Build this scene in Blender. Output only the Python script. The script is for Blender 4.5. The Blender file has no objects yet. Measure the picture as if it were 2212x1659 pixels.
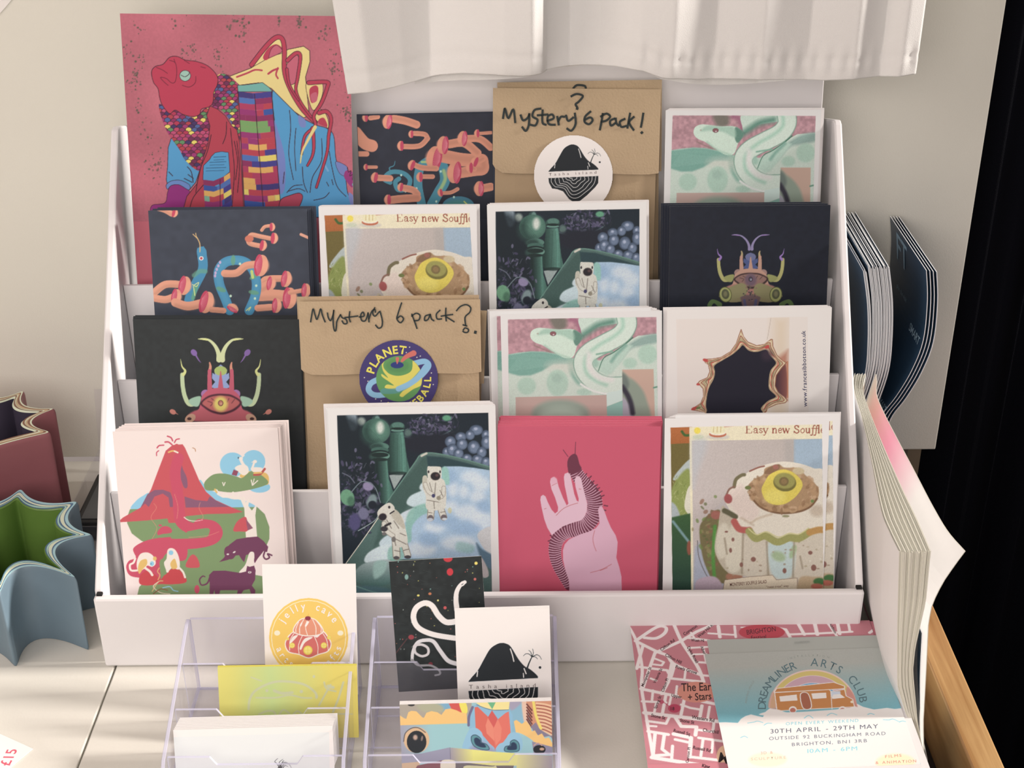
import bpy, math, random
import numpy as np
from mathutils import Vector, Matrix

# ------------------------------------------------------------------ camera
scene = bpy.context.scene
COL = scene.collection
CAM_POS = Vector((0.02322, -0.72074, 0.59647))
PITCH, YAW, ROLL, FPX = 0.49252, -0.00083, -0.00941, 3000.0
CX, CY = 1106.0, 829.5
_fwd = Vector((math.sin(YAW)*math.cos(PITCH), math.cos(YAW)*math.cos(PITCH), -math.sin(PITCH)))
_r0 = Vector((math.cos(YAW), -math.sin(YAW), 0)); _u0 = _r0.cross(_fwd)
_right = _r0*math.cos(ROLL) + _u0*math.sin(ROLL)
_up = _u0*math.cos(ROLL) - _r0*math.sin(ROLL)
cam = bpy.data.cameras.new('camera'); cam.sensor_width = 36.0; cam.lens = 36.0*FPX/2212.0
cam.clip_start = 0.02; cam.clip_end = 50
camo = bpy.data.objects.new('camera', cam); COL.objects.link(camo)
M = Matrix((( _right.x, _up.x, -_fwd.x), (_right.y, _up.y, -_fwd.y), (_right.z, _up.z, -_fwd.z))).to_4x4()
M.translation = CAM_POS; camo.matrix_world = M
scene.camera = camo

# ------------------------------------------------------------------ light
scene.view_settings.view_transform = 'Standard'
scene.view_settings.look = 'None'
scene.view_settings.gamma = 1.0
scene.view_settings.use_curve_mapping = False
scene.view_settings.exposure = 0.0
world = bpy.data.worlds.new('world'); scene.world = world; world.use_nodes = True
bg = world.node_tree.nodes['Background']
bg.inputs[0].default_value = (1.0, 0.84, 0.765, 1); bg.inputs[1].default_value = 0.30
scene.cycles.transparent_max_bounces = 48

def area(name, loc, target, sx, sy, energy, color):
    l = bpy.data.lights.new(name, 'AREA'); l.shape = 'RECTANGLE'; l.size = sx; l.size_y = sy
    l.energy = energy; l.color = color
    o = bpy.data.objects.new(name, l); COL.objects.link(o)
    o.location = loc
    o.rotation_euler = (Vector(target)-Vector(loc)).to_track_quat('-Z', 'Y').to_euler()
    return o
# window light from the shop front, behind and left of the camera, and low sun from a window on the right
area('window_light', (-1.0, -.62, 1.05), (-.12, .15, .14), .7, .7, 5.6, (1.0, 0.845, 0.765))
area('window_light_front', (-.25, -1.40, .72), (-.05, .1, .10), 1.0, .7, 9.5, (1.0, 0.885, 0.83))
sun = bpy.data.lights.new('sun', 'SUN'); sun.energy = 4.9; sun.color = (1.0, .90, .82); sun.angle = math.radians(6.0)
suno = bpy.data.objects.new('sun', sun); COL.objects.link(suno)
suno.location = (2, 0, 1)
suno.rotation_euler = Vector((-.90, -.015, -.37)).to_track_quat('-Z', 'Y').to_euler()

# ------------------------------------------------------------------ pixel helpers (2212 x 1659 frame)
def ray(px, py):
    return (_fwd*FPX + _right*(px-CX) + _up*(CY-py)).normalized()
def on_plane(px, py, P, n):
    d = ray(px, py); P = Vector(P); n = Vector(n)
    return CAM_POS + d*((P-CAM_POS).dot(n)/d.dot(n))
def at_z(px, py, z=0.0): return on_plane(px, py, (0, 0, z), (0, 0, 1))
def at_y(px, py, y): return on_plane(px, py, (0, y, 0), (0, 1, 0))

# ------------------------------------------------------------------ materials
def s2l(c):
    c = np.asarray(c, dtype=np.float64)/255.0
    return np.where(c <= .04045, c/12.92, ((c+.055)/1.055)**2.4)
WHITE = s2l((226, 209, 200))
def alb(c, gain=1.0):
    """reflectance of a printed colour whose photographed value is c under the light that turns paper to WHITE"""
    return np.clip(s2l(c)/WHITE*.80*gain, .004, .9)
MATS = {}
def mat(name, color, rough=.6, spec=.3, metal=0.0, noise=0.0, nscale=40, bump=0.0, bscale=200, trans=0.0, ior=1.45, alpha=1.0, sheen=0.0):
    if name in MATS: return MATS[name]
    m = bpy.data.materials.new(name); m.use_nodes = True
    nt = m.node_tree; b = nt.nodes['Principled BSDF']
    c = tuple(float(v) for v in color[:3])+(1,)
    b.inputs['Base Color'].default_value = c
    b.inputs['Roughness'].default_value = rough
    b.inputs['Specular IOR Level'].default_value = spec
    b.inputs['Metallic'].default_value = metal
    b.inputs['IOR'].default_value = ior
    b.inputs['Transmission Weight'].default_value = trans
    if sheen: b.inputs['Sheen Weight'].default_value = sheen
    tc = nt.nodes.new('ShaderNodeTexCoord')
    if noise:
        n = nt.nodes.new('ShaderNodeTexNoise'); n.inputs['Scale'].default_value = nscale; n.inputs['Detail'].default_value = 4
        nt.links.new(tc.outputs['Object'], n.inputs['Vector'])
        mx = nt.nodes.new('ShaderNodeMix'); mx.data_type = 'RGBA'
        mx.inputs['A'].default_value = tuple(v*(1-noise) for v in c[:3])+(1,)
        mx.inputs['B'].default_value = tuple(min(1, v*(1+noise)) for v in c[:3])+(1,)
        nt.links.new(n.outputs['Fac'], mx.inputs['Factor']); nt.links.new(mx.outputs['Result'], b.inputs['Base Color'])
    if bump:
        n2 = nt.nodes.new('ShaderNodeTexNoise'); n2.inputs['Scale'].default_value = bscale; n2.inputs['Detail'].default_value = 3
        nt.links.new(tc.outputs['Object'], n2.inputs['Vector'])
        bp = nt.nodes.new('ShaderNodeBump'); bp.inputs['Strength'].default_value = bump; bp.inputs['Distance'].default_value = .001
        nt.links.new(n2.outputs['Fac'], bp.inputs['Height']); nt.links.new(bp.outputs['Normal'], b.inputs['Normal'])
    MATS[name] = m
    return m
def print_mat():
    if 'printed ink' in MATS: return MATS['printed ink']
    m = bpy.data.materials.new('printed ink'); m.use_nodes = True
    nt = m.node_tree; b = nt.nodes['Principled BSDF']
    a = nt.nodes.new('ShaderNodeVertexColor'); a.layer_name = 'ink'
    nt.links.new(a.outputs['Color'], b.inputs['Base Color'])
    b.inputs['Roughness'].default_value = .55; b.inputs['Specular IOR Level'].default_value = .25
    MATS['printed ink'] = m
    return m
PAPER = mat('white paper', alb((228, 211, 203)), .7, .2)

# ------------------------------------------------------------------ objects
def link(o, parent=None):
    COL.objects.link(o)
    if parent is not None: o.parent = parent
    return o
def tag(o, label, cat, group=None, kind=None):
    o['label'] = label; o['category'] = cat
    if group: o['group'] = group
    if kind: o['kind'] = kind
    return o
def empty(name, loc=(0, 0, 0), mw=None):
    o = bpy.data.objects.new(name, None); o.empty_display_size = .02; COL.objects.link(o)
    if mw is not None: o.matrix_world = mw
    else: o.location = loc
    return o
class MB:
    """collects faces of one mesh"""
    def __init__(s): s.v = []; s.f = []; s.m = []
    def add(s, vs, fs, mi=0):
        k = len(s.v); s.v += [tuple(v) for v in vs]
        for f in fs: s.f.append(tuple(i+k for i in f)); s.m.append(mi)
        return s
    def box(s, a, b, mi=0, M=None):
        (x0, y0, z0), (x1, y1, z1) = a, b
        vs = [Vector(p) for p in ((x0,y0,z0),(x1,y0,z0),(x1,y1,z0),(x0,y1,z0),(x0,y0,z1),(x1,y0,z1),(x1,y1,z1),(x0,y1,z1))]
        if M is not None: vs = [M @ v for v in vs]
        return s.add(vs, [(0,3,2,1),(4,5,6,7),(0,1,5,4),(1,2,6,5),(2,3,7,6),(3,0,4,7)], mi)
    def prism(s, poly, vec, mi=0, mside=None):
        """polygon extruded by vec"""
        n = len(poly); P = [Vector(p) for p in poly]; vec = Vector(vec)
        s.add(P+[p+vec for p in P], [tuple(reversed(range(n))), tuple(range(n, 2*n))], mi)
        k = len(s.v)-2*n
        for i in range(n):
            j = (i+1) % n; s.f.append((k+i, k+j, k+n+j, k+n+i)); s.m.append(mi if mside is None else mside)
        return s
    def grid(s, rows, mi=0, closed=False):
        n = len(rows[0]); k = len(s.v)
        for r in rows: s.v += [tuple(p) for p in r]
        for i in range(len(rows)-1):
            for j in range(n if closed else n-1):
                j2 = (j+1) % n
                s.f.append((k+i*n+j, k+i*n+j2, k+(i+1)*n+j2, k+(i+1)*n+j)); s.m.append(mi)
        return s
    def build(s, name, mats, parent=None, smooth=False, bevel=0, mw=None, fixn=True):
        me = bpy.data.meshes.new(name); me.from_pydata(s.v, [], s.f)
        mats = mats if isinstance(mats, (list, tuple)) else [mats]
        for m in mats: me.materials.append(m)
        me.polygons.foreach_set('material_index', s.m)
        me.update(); me.validate()
        if fixn:
            import bmesh
            bm = bmesh.new(); bm.from_mesh(me); bmesh.ops.recalc_face_normals(bm, faces=bm.faces); bm.to_mesh(me); bm.free()
        if smooth: me.polygons.foreach_set('use_smooth', [True]*len(me.polygons))
        o = bpy.data.objects.new(name, me); link(o, parent)
        if mw is not None: o.matrix_world = mw
        if bevel:
            b = o.modifiers.new('bevel', 'BEVEL'); b.width = bevel; b.segments = 2; b.limit_method = 'ANGLE'
        return o
def structure(o, kind='structure'):
    o['kind'] = kind; return o
def catmull(P, n=8, closed=False):
    P = [np.array(p, float) for p in P]; out = []
    N = len(P); rng = range(N) if closed else range(N-1)
    for i in rng:
        if closed: p0, p1, p2, p3 = P[(i-1) % N], P[i], P[(i+1) % N], P[(i+2) % N]
        else: p0, p1, p2, p3 = P[max(i-1, 0)], P[i], P[i+1], P[min(i+2, N-1)]
        for k in range(n):
            t = k/n
            out.append(.5*((2*p1)+(-p0+p2)*t+(2*p0-5*p1+4*p2-p3)*t*t+(-p0+3*p1-3*p2+p3)*t**3))
    if not closed: out.append(P[-1])
    return out

# ------------------------------------------------------------------ glyphs for printed lettering
_glyph = {}
def glyphs(txt, weight=0.0):
    key = (txt, weight)
    if key in _glyph: return _glyph[key]
    cu = bpy.data.curves.new('t', 'FONT'); cu.body = txt; cu.size = 1.0; cu.offset = weight; cu.resolution_u = 3
    ob = bpy.data.objects.new('t', cu); COL.objects.link(ob)
    dg = bpy.context.evaluated_depsgraph_get(); dg.update()
    me = ob.evaluated_get(dg).to_mesh(); me.calc_loop_triangles()
    V = np.array([v.co[:2] for v in me.vertices]).reshape(-1, 2)
    F = [tuple(t.vertices) for t in me.loop_triangles]
    ob.evaluated_get(dg).to_mesh_clear()
    bpy.data.objects.remove(ob); bpy.data.curves.remove(cu)
    w = V[:, 0].max() if len(V) else .3
    _glyph[key] = (V, F, w)
    return _glyph[key]

# ------------------------------------------------------------------ print painter: paints a flat sheet in its own millimetres
def vnoise(h, w, cells, seed=0):
    r = np.random.RandomState(seed)
    gy = max(2, int(h/cells)+2); gx = max(2, int(w/cells)+2)
    g = r.rand(gy, gx)
    y = np.linspace(0, gy-1.001, h); x = np.linspace(0, gx-1.001, w)
    yi = y.astype(int); xi = x.astype(int); fy = (y-yi)[:, None]; fx = (x-xi)[None]
    fy = fy*fy*(3-2*fy); fx = fx*fx*(3-2*fx)
    a = g[yi][:, xi]; b = g[yi][:, xi+1]; c = g[yi+1][:, xi]; d = g[yi+1][:, xi+1]
    return (a*(1-fx)+b*fx)*(1-fy)+(c*(1-fx)+d*fx)*fy

class Sheet:
    """a flat rectangular sheet in space: origin = top left corner, x right, y up, z towards the viewer"""
    def __init__(s, TL, TR, P, lean, width=None, yaw=0.0):
        n = Vector((math.sin(yaw)*math.cos(lean), -math.cos(yaw)*math.cos(lean), math.sin(lean)))
        a = on_plane(TL[0], TL[1], P, n); b = on_plane(TR[0], TR[1], P, n)
        u = (b-a); s.w = u.length if width is None else width; u.normalize()
        up = n.cross(u)
        s.n, s.u, s.up, s.o = n, u, up, a
        m = Matrix(((u.x, up.x, n.x), (u.y, up.y, n.y), (u.z, up.z, n.z))).to_4x4(); m.translation = a
        s.mw = m
    def uv(s, pts):
        """photo pixels -> millimetres on the sheet (right, down)"""
        out = []
        for (x, y) in pts:
            q = on_plane(x, y, s.o, s.n) - s.o
            out.append((q.dot(s.u)*1000, -q.dot(s.up)*1000))
        return np.array(out)
    def bottom_len(s, z):
        """length down to height z along the left edge"""
        return (s.o.z - z)/s.up.z
    def shifted(s, dx=0, dup=0, dn=0, rot=0):
        m = s.mw.copy()
        m.translation = s.o + s.u*dx + s.up*dup + s.n*dn
        if rot: m = m @ Matrix.Rotation(rot, 4, 'Z')
        return m

class Art:
    def __init__(s, sheet, vmax, base, cell=.33, u0=0.0, u1=None, v0=0.0, gain=1.0):
        s.sh = sheet; s.gain = gain; s.sat = .86
        s.u0, s.v0 = u0, v0; u1 = sheet.w*1000 if u1 is None else u1
        s.nu = max(2, int((u1-u0)/cell)+1); s.nv = max(2, int((vmax-v0)/cell)+1)
        s.U = np.linspace(u0, u1, s.nu); s.V = np.linspace(v0, vmax, s.nv); s.cell = cell
        s.img = np.empty((s.nv, s.nu, 3)); s.img[:] = base
        s.tx = (0, 0, 1.0); s.letters = []; s.keep = None; s.cut = None
    def crop(s, x0, y0, k): s.tx = (x0, y0, k); return s
    def pts(s, P):
        x0, y0, k = s.tx
        return s.sh.uv([(x0+p[0]*k, y0+p[1]*k) for p in P])
    @property
    def mm(s):
        """millimetres per crop unit"""
        x0, y0, k = s.tx
        return k*.29
    def _win(s, P, pad):
        i0 = np.searchsorted(s.U, P[:, 0].min()-pad); i1 = np.searchsorted(s.U, P[:, 0].max()+pad)
        j0 = np.searchsorted(s.V, P[:, 1].min()-pad); j1 = np.searchsorted(s.V, P[:, 1].max()+pad)
        return i0, i1, j0, j1
    def _mix(s, win, m, col):
        i0, i1, j0, j1 = win
        if s.cut is not None: m = m*s.cut[j0:j1, i0:i1]
        if callable(col):
            yy, xx = np.mgrid[0:1:complex(j1-j0), 0:1:complex(i1-i0)]
            c = col(xx[..., None], yy[..., None])
        else: c = np.array(col, float)
        m = m[..., None]
        s.img[j0:j1, i0:i1] = s.img[j0:j1, i0:i1]*(1-m)+c*m
    def _sd(s, P, win):
        i0, i1, j0, j1 = win
        X, Y = np.meshgrid(s.U[i0:i1], s.V[j0:j1])
        d = np.full(X.shape, 1e9); ins = np.zeros(X.shape, bool)
        n = len(P)
        for k in range(n):
            ax, ay = P[k]; bx, by = P[(k+1) % n]
            ex, ey = bx-ax, by-ay; L = ex*ex+ey*ey+1e-12
            t = np.clip(((X-ax)*ex+(Y-ay)*ey)/L, 0, 1)
            d = np.minimum(d, (X-ax-t*ex)**2+(Y-ay-t*ey)**2)
            if ay != by:
                c = ((ay > Y) != (by > Y)) & (X < (bx-ax)*(Y-ay)/(by-ay)+ax)
                ins ^= c
        d = np.sqrt(d)
        return np.where(ins, -d, d)
    def mask_poly(s, pts, smooth=False, soft=0):
        P = s.pts(pts)
        if smooth: P = np.array(catmull(P, 6, True))
        soft = max(s.cell*.8, soft*s.mm)
        win = (0, s.nu, 0, s.nv)
        return np.clip(.5-s._sd(P, win)/soft, 0, 1)
    def poly(s, pts, col, smooth=False, soft=0, alpha=1.0, outline=None, ow=0):
        P = s.pts(pts)
        if smooth: P = np.array(catmull(P, 6, True))
        soft = max(s.cell*.8, soft*s.mm)
        win = s._win(P, soft+s.cell)
        if win[1]-win[0] < 1 or win[3]-win[2] < 1: return s
        d = s._sd(P, win)
        s._mix(win, np.clip(.5-d/soft, 0, 1)*alpha, col)
        if outline is not None:
            hw = ow*s.mm/2
            s._mix(win, np.clip(.5-(np.abs(d)-hw)/(s.cell*.8), 0, 1), outline)
        return s
    def ell(s, cx, cy, rx, ry, col, rot=0, soft=0, alpha=1.0, outline=None, ow=0):
        n = 28; a = math.radians(rot); pts = []
        for k in range(n):
            t = 2*math.pi*k/n; x, y = rx*math.cos(t), ry*math.sin(t)
            pts.append((cx+x*math.cos(a)-y*math.sin(a), cy+x*math.sin(a)+y*math.cos(a)))
        return s.poly(pts, col, False, soft, alpha, outline, ow)
    def line(s, pts, w, col, smooth=True, w2=None, soft=0, alpha=1.0):
        P = s.pts(pts)
        if smooth and len(P) > 2: P = np.array(catmull(P, 6))
        w2 = w if w2 is None else w2
        W = np.linspace(w, w2, len(P))*s.mm/2
        soft = max(s.cell*.8, soft*s.mm)
        win = s._win(P, max(W)+soft+s.cell)
        i0, i1, j0, j1 = win
        if i1-i0 < 1 or j1-j0 < 1: return s
        X, Y = np.meshgrid(s.U[i0:i1], s.V[j0:j1]); d = np.full(X.shape, 1e9)
        for k in range(len(P)-1):
            ax, ay = P[k]; bx, by = P[k+1]; ex, ey = bx-ax, by-ay; L = ex*ex+ey*ey+1e-12
            t = np.clip(((X-ax)*ex+(Y-ay)*ey)/L, 0, 1)
            d = np.minimum(d, np.hypot(X-ax-t*ex, Y-ay-t*ey)-(W[k]*(1-t)+W[k+1]*t))
        s._mix(win, np.clip(.5-d/soft, 0, 1)*alpha, col)
        return s
    def grain(s, amt, cells, seed=1, mask=None):
        n = (vnoise(s.nv, s.nu, cells, seed)-.5)*2*amt
        if mask is not None: n = n*mask
        s.img = np.clip(s.img*(1+n[..., None]), 0, 255); return s
    def text(s, txt, x, y, size, col, rot=0, align='l', weight=0.0, sx=1.0, space=0.0):
        """printed lettering, baseline start at crop point x, y; size = capital height in crop units"""
        chars = [txt] if not space else list(txt)
        a = math.radians(rot); adv = 0.0; runs = []
        for ch in chars:
            if ch == ' ': adv += .35+space; continue
            V, F, w = glyphs(ch, weight)
            runs.append((V, F, adv)); adv += w+(space if space else 0)
        total = adv*sx*size/.7
        off = {'l': 0, 'c': -total/2, 'r': -total}[align]
        for V, F, ad in runs:
            if not len(V): continue
            P = []
            for vx, vy in V:
                lx = off+(vx+ad)*sx*size/.7; ly = -vy*size/.7
                P.append((x+lx*math.cos(a)-ly*math.sin(a), y+lx*math.sin(a)+ly*math.cos(a)))
            s.letters.append((s.pts(P), F, col))
        return s
    def arc_text(s, txt, cx, cy, rx, ry, a0, a1, size, col, weight=0.0, flip=False, sx=1.0):
        """letters centred along an ellipse arc from angle a0 to a1 (degrees, 0 = right, 90 = up)"""
        ws = [glyphs(ch, weight)[2]+.18 if ch != ' ' else .5 for ch in txt]
        cen = [sum(ws[:k])+ws[k]/2 for k in range(len(txt))]
        for k, ch in enumerate(txt):
            if ch == ' ': continue
            t = math.radians(a0+(a1-a0)*((cen[k]-cen[0])/(cen[-1]-cen[0]) if len(txt) > 1 else 0))
            x, y = cx+rx*math.cos(t), cy-ry*math.sin(t)
            rot = 90-math.degrees(t) if not flip else 270-math.degrees(t)
            s.text(ch, x, y, size, col, rot=rot, align='c', weight=weight, sx=sx)
        return s
    def mesh(s, name, lift=.00006, disc=None):
        """coloured mesh of the print. disc=(cu, cv, r) keeps a round sticker only"""
        nu, nv = s.nu, s.nv
        UU, VV = np.meshgrid(s.U, s.V)
        co = np.stack([UU.ravel()/1000, -VV.ravel()/1000, np.full(nu*nv, lift)], 1)
        idx = np.arange(nu*nv).reshape(nv, nu)
        q = np.stack([idx[1:, :-1], idx[1:, 1:], idx[:-1, 1:], idx[:-1, :-1]], -1).reshape(-1, 4)
        if disc is not None:
            cu, cv, r = disc
            inside = ((UU.ravel()-cu)**2+(VV.ravel()-cv)**2) < r*r
            q = q[inside[q].all(1)]
        if s.keep is not None:
            q = q[s.keep.ravel()[q].all(1)]
        flat = s.img.reshape(-1, 3); lum = flat @ np.array((.3, .55, .15))[:, None]
        colr = alb(lum+(flat-lum)*s.sat, s.gain)
        tris = []; extra = []; ecol = []; k = nu*nv
        for L, (P, F, c) in enumerate(s.letters):
            z = lift+.00003
            extra.append(np.stack([P[:, 0]/1000, -P[:, 1]/1000, np.full(len(P), z)], 1))
            ecol.append(np.repeat(alb(np.array([c], float), s.gain), len(P), 0))
            tris += [(f[0]+k, f[1]+k, f[2]+k) for f in F]; k += len(P)
        if extra: co = np.concatenate([co]+extra); colr = np.concatenate([colr]+ecol)
        me = bpy.data.meshes.new(name)
        nq = len(q); nt = len(tris)
        me.vertices.add(len(co)); me.vertices.foreach_set('co', co.ravel())
        loops = q.ravel()
        if nt: loops = np.concatenate([loops, np.array(tris).ravel()])
        me.loops.add(len(loops)); me.loops.foreach_set('vertex_index', loops.astype(np.int32))
        me.polygons.add(nq+nt)
        st = np.concatenate([np.arange(nq)*4, nq*4+np.arange(nt)*3]).astype(np.int32)
        me.polygons.foreach_set('loop_start', st)
        me.update(calc_edges=True)
        at = me.color_attributes.new('ink', 'FLOAT_COLOR', 'POINT')
        at.data.foreach_set('color', np.concatenate([colr, np.ones((len(colr), 1))], 1).astype(np.float32).ravel())
        me.materials.append(print_mat())
        me.validate()
        return me
def put(name, me, parent, local=None):
    o = bpy.data.objects.new(name, me); link(o, parent)
    if local is not None: o.matrix_local = local
    return o

# ------------------------------------------------------------------ cards
def card_mesh(w, h, t, face, edge, back=None, name='card'):
    mb = MB()
    mb.box((0, -h, -t), (w, 0, 0), 1)
    mb.m[1] = 0; mb.m[0] = 1 if back is None else 0
    return mb, [face, edge]
GR = random.Random(5)
def stack(name, cat, sheet, h, n, pitch, face, edge, label, label_back, group, art=None, t=.00038, right=0.0, jit=.0006, extra=(), fan=0.0, upshift=0.0):
    """front card with its print, then n cards packed behind it. extra = [(index, dx, dup, label)] cards that peek out"""
    w = sheet.w
    mb, ms = card_mesh(w, h, t, face, edge)
    front = mb.build(name, ms, mw=sheet.mw); tag(front, label, cat, group=group)
    if art is not None: pr = put('printed_picture', art, front)
    ex = {e[0]: e for e in extra}
    lean = math.asin(max(-1, min(1, sheet.n.z)))
    for k in range(1, n+1):
        o = front.copy(); COL.objects.link(o)
        d = pitch*k
        f = k/max(1, n)
        dx = right*f + GR.uniform(-jit, jit); du = d*math.tan(lean)+upshift*f+GR.uniform(-jit, jit)*.35
        lab = label_back
        rot = fan*f
        if k in ex: dx, du, lab = ex[k][1], ex[k][2], ex[k][3]
        o.matrix_world = sheet.shifted(dx, du, -d, rot)
        tag(o, lab, cat, group=group)
        if k in ex and art is not None: put('printed_picture', art, o)
    return front
# ================================================================== setting
WALLM = mat('painted wall', alb((221, 205, 188)), .85, .2, noise=.03, nscale=9, bump=.12, bscale=900)
BLACKM = mat('black fabric', (.0035, .0042, .008), .85, .12, bump=.5, bscale=1500)
FLOORM = mat('dark floor', (.012, .012, .014), .8, .2, noise=.2, nscale=5)
wall = MB().box((-1.4, .264, .003), (.372, .30, 1.3)).build('wall_back', WALLM, bevel=.001); structure(wall)
fl = MB().box((-2.2, -2.6, -.78), (2.2, .9, -.75)).build('floor', FLOORM); structure(fl)
pc = [at_y(x, y, .2636) for x, y in ((-60, -60), (29, -8), (25, 0), (10, 18), (0, 29), (-60, 70))]
pw = MB().prism([tuple(q) for q in pc], (0, -.0006, 0)).build('white_corner_sheet', mat('bright white sheet', (.86, .85, .84), .5)); pw['label'] = 'white sheet corner on the wall at the upper left edge'; pw['category'] = 'paper'  # thin flat white sheet over the wall's upper left corner
# black drape hanging beside the wall panel
tr1 = MB().box((.350, .266, -.03), (.361, .285, .0025)).build('trim_1', mat('dull wood', alb((120, 100, 80)), .6)); structure(tr1)
rows = []
for iz in range(2):
    r = []
    for i in range(241):
        x = .30+i*.0042
        fold = .018*math.sin((x-.3)*34+.6)+.010*math.sin((x-.3)*71+2)+.006*math.sin((x-.3)*150)
        r.append((x, .40-abs(x-.30)*.12+fold, -.745 if iz == 0 else 1.3))
    rows.append(r)
dr = MB().grid(rows).build('black_drape', BLACKM, smooth=True, fixn=False)
sm = dr.modifiers.new('thick', 'SOLIDIFY'); sm.thickness = .002
tag(dr, 'black fabric drape hanging in folds to the right of the wall', 'curtain')

# ------------------------------------------------------------------ table
TABM = mat('white table board', alb((219, 202, 186)), .5, .35, noise=.05, nscale=14, bump=.08, bscale=600)
tb = empty('table', (-.4, 0, -.75)); tag(tb, 'white boarded table top under the card stand and the pots', 'table')
MI = Matrix.Translation((.4, 0, .75))
for a, b in (((-1.3, -.62, -.028), (-.2419, .263, 0)), ((-.2407, -.62, -.028), (.268, .263, 0))):
    o = MB().box(a, b).build('board', TABM, tb, bevel=.0009); o.matrix_local = MI
o = MB().box((-1.28, -.6, -.06), (.26, .25, -.0285)).build('under_frame', mat('dark under frame', (.02, .015, .012), .7), tb); o.matrix_local = MI
for x in (-1.2, .22):
    for y in (-.55, .2):
        o = MB().box((x-.03, y-.03, -.75), (x+.03, y+.03, -.0605)).build('leg', PAPER, tb); o.matrix_local = MI

# ------------------------------------------------------------------ wooden rail box at the table's right edge
WOOD = bpy.data.materials.new('rail wood'); WOOD.use_nodes = True
nt = WOOD.node_tree; b = nt.nodes['Principled BSDF']
tc = nt.nodes.new('ShaderNodeTexCoord'); mp = nt.nodes.new('ShaderNodeMapping'); mp.inputs['Scale'].default_value = (150, 7, 60)
wn = nt.nodes.new('ShaderNodeTexNoise'); wn.inputs['Scale'].default_value = 1.0; wn.inputs['Detail'].default_value = 6; wn.inputs['Distortion'].default_value = .8
cr = nt.nodes.new('ShaderNodeValToRGB')
cr.color_ramp.elements[0].position = .3; cr.color_ramp.elements[0].color = tuple(alb((166, 116, 70)))+(1,)
cr.color_ramp.elements[1].position = .72; cr.color_ramp.elements[1].color = tuple(alb((212, 164, 110)))+(1,)
nt.links.new(tc.outputs['Object'], mp.inputs['Vector']); nt.links.new(mp.outputs['Vector'], wn.inputs['Vector'])
nt.links.new(wn.outputs['Fac'], cr.inputs['Fac']); nt.links.new(cr.outputs['Color'], b.inputs['Base Color'])
b.inputs['Roughness'].default_value = .38
DKIN = mat('dark tray lining', (.010, .009, .009), .35, .4)
ry = empty('rail_box', (.29, -.1, -.75)); tag(ry, 'narrow black slot with a tan wooden rail along the table edge', 'rack')
MI = Matrix.Translation((-.29, .1, .75))
for nm, a, b_, m_, bv in (('rail', (.2955, -.62, -.07), (.3150, .118, 0), WOOD, .0012),
                     ('slot_floor', (.2685, -.62, -.07), (.2950, .263, -.05), DKIN, 0),
                     ('slot_wall', (.2685, -.62, -.0495), (.2700, .139, -.002), DKIN, 0),
                     ('support_block', (.2685, .14, -.0495), (.330, .262, 0), DKIN, 0),
                     ('post', (.272, .0, -.75), (.312, .2, -.0705), DKIN, 0)):
    o = MB().box(a, b_).build(nm, m_, ry, bevel=bv); o.matrix_local = MI
    if nm == 'rail': o['label'] = 'tan wooden rail'

# ================================================================== white tiered card stand
CARDB = mat('white card board', alb((228, 211, 204)), .6, .3, noise=.012, nscale=30)
SLOT = mat('dark slot', (.02, .02, .02), .8)
RIS = [(.0055, .0558), (.0549, .1030), (.1058, .1594), (.1507, .2093)]
st = empty('card_stand', (0, .1, 0)); tag(st, 'white cardboard card stand with four tiers of cards', 'display stand')
MI = Matrix.Translation((0, -.1, 0))
def spart(mb, nm, m=CARDB, bevel=.0008):
    o = mb.build(nm, m, st, bevel=bevel); o.matrix_local = MI; return o
spart(MB().box((-.2478, 0, .0005), (.2478, .0055, .0558)), 'front_lip', bevel=.0018)
spart(MB().box((-.2425, .0060, .0005), (.2425, .225, .0030)), 'base', bevel=0)
for s_ in (-1, 1):
    prof = [(.0062, .0005), (.0062, .0575), (.192, .3050), (.196, .3062), (.232, .296), (.232, .0005)]
    x0 = -.2480 if s_ < 0 else .2428
    spart(MB().prism([(x0, y, z) for y, z in prof], (.0052, 0, 0)), 'side_panel', bevel=.0012)
    xs = s_*.2445
    spart(MB().box((xs-.0016, .0030, .0556), (xs+.0020, .0060, .0572)), 'corner_slot', SLOT, 0)
for k in range(1, 4):
    yr, zr = RIS[k]; y2 = RIS[k+1][0]-.0035 if k < 3 else .190
    mb = MB().box((-.2424, yr-.0030, zr-.1), (.2424, yr, zr))
    mb.box((-.2424, yr+.0002, zr-.045), (.2424, y2, zr-.0425))
    spart(mb, 'tier', bevel=.0006)
hp = MB(); y0, z0, y1, z1 = .1935, .165, .2225, .372
hp.prism([(-.2385, y0, z0), (.2385, y0, z0), (.2385, y1, z1), (-.2385, y1, z1)], (0, .003, .0))
spart(hp, 'back_panel', bevel=.0006)

# ================================================================== white curtain above the stand
CLOTH = mat('white cotton', alb((229, 213, 203)), .9, .1, bump=.25, bscale=1800, sheen=.1)
hem = [(752, 201), (800, 197), (850, 188), (900, 176), (950, 164), (1000, 158), (1060, 157), (1130, 158), (1172, 153), (1200, 148), (1260, 143), (1330, 143), (1390, 150), (1430, 164), (1500, 168), (1600, 168), (1700, 170), (1780, 172), (1880, 166), (1940, 163), (1976, 158)]
prof = [(700, -.002), (800, -.004), (870, .002), (930, .010), (1000, .002), (1090, -.012), (1150, -.015), (1168, -.012), (1176, .004), (1230, .012), (1300, .008), (1380, -.006), (1450, -.010), (1540, -.002), (1640, -.006), (1740, .000), (1840, -.005), (1900, .003), (1940, -.004), (1985, -.001)]
hx = np.array([p[0] for p in hem]); hy = np.array([p[1] for p in hem])
px_, pv = np.array([p[0] for p in prof]), np.array([p[1] for p in prof])
cols = []
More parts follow.
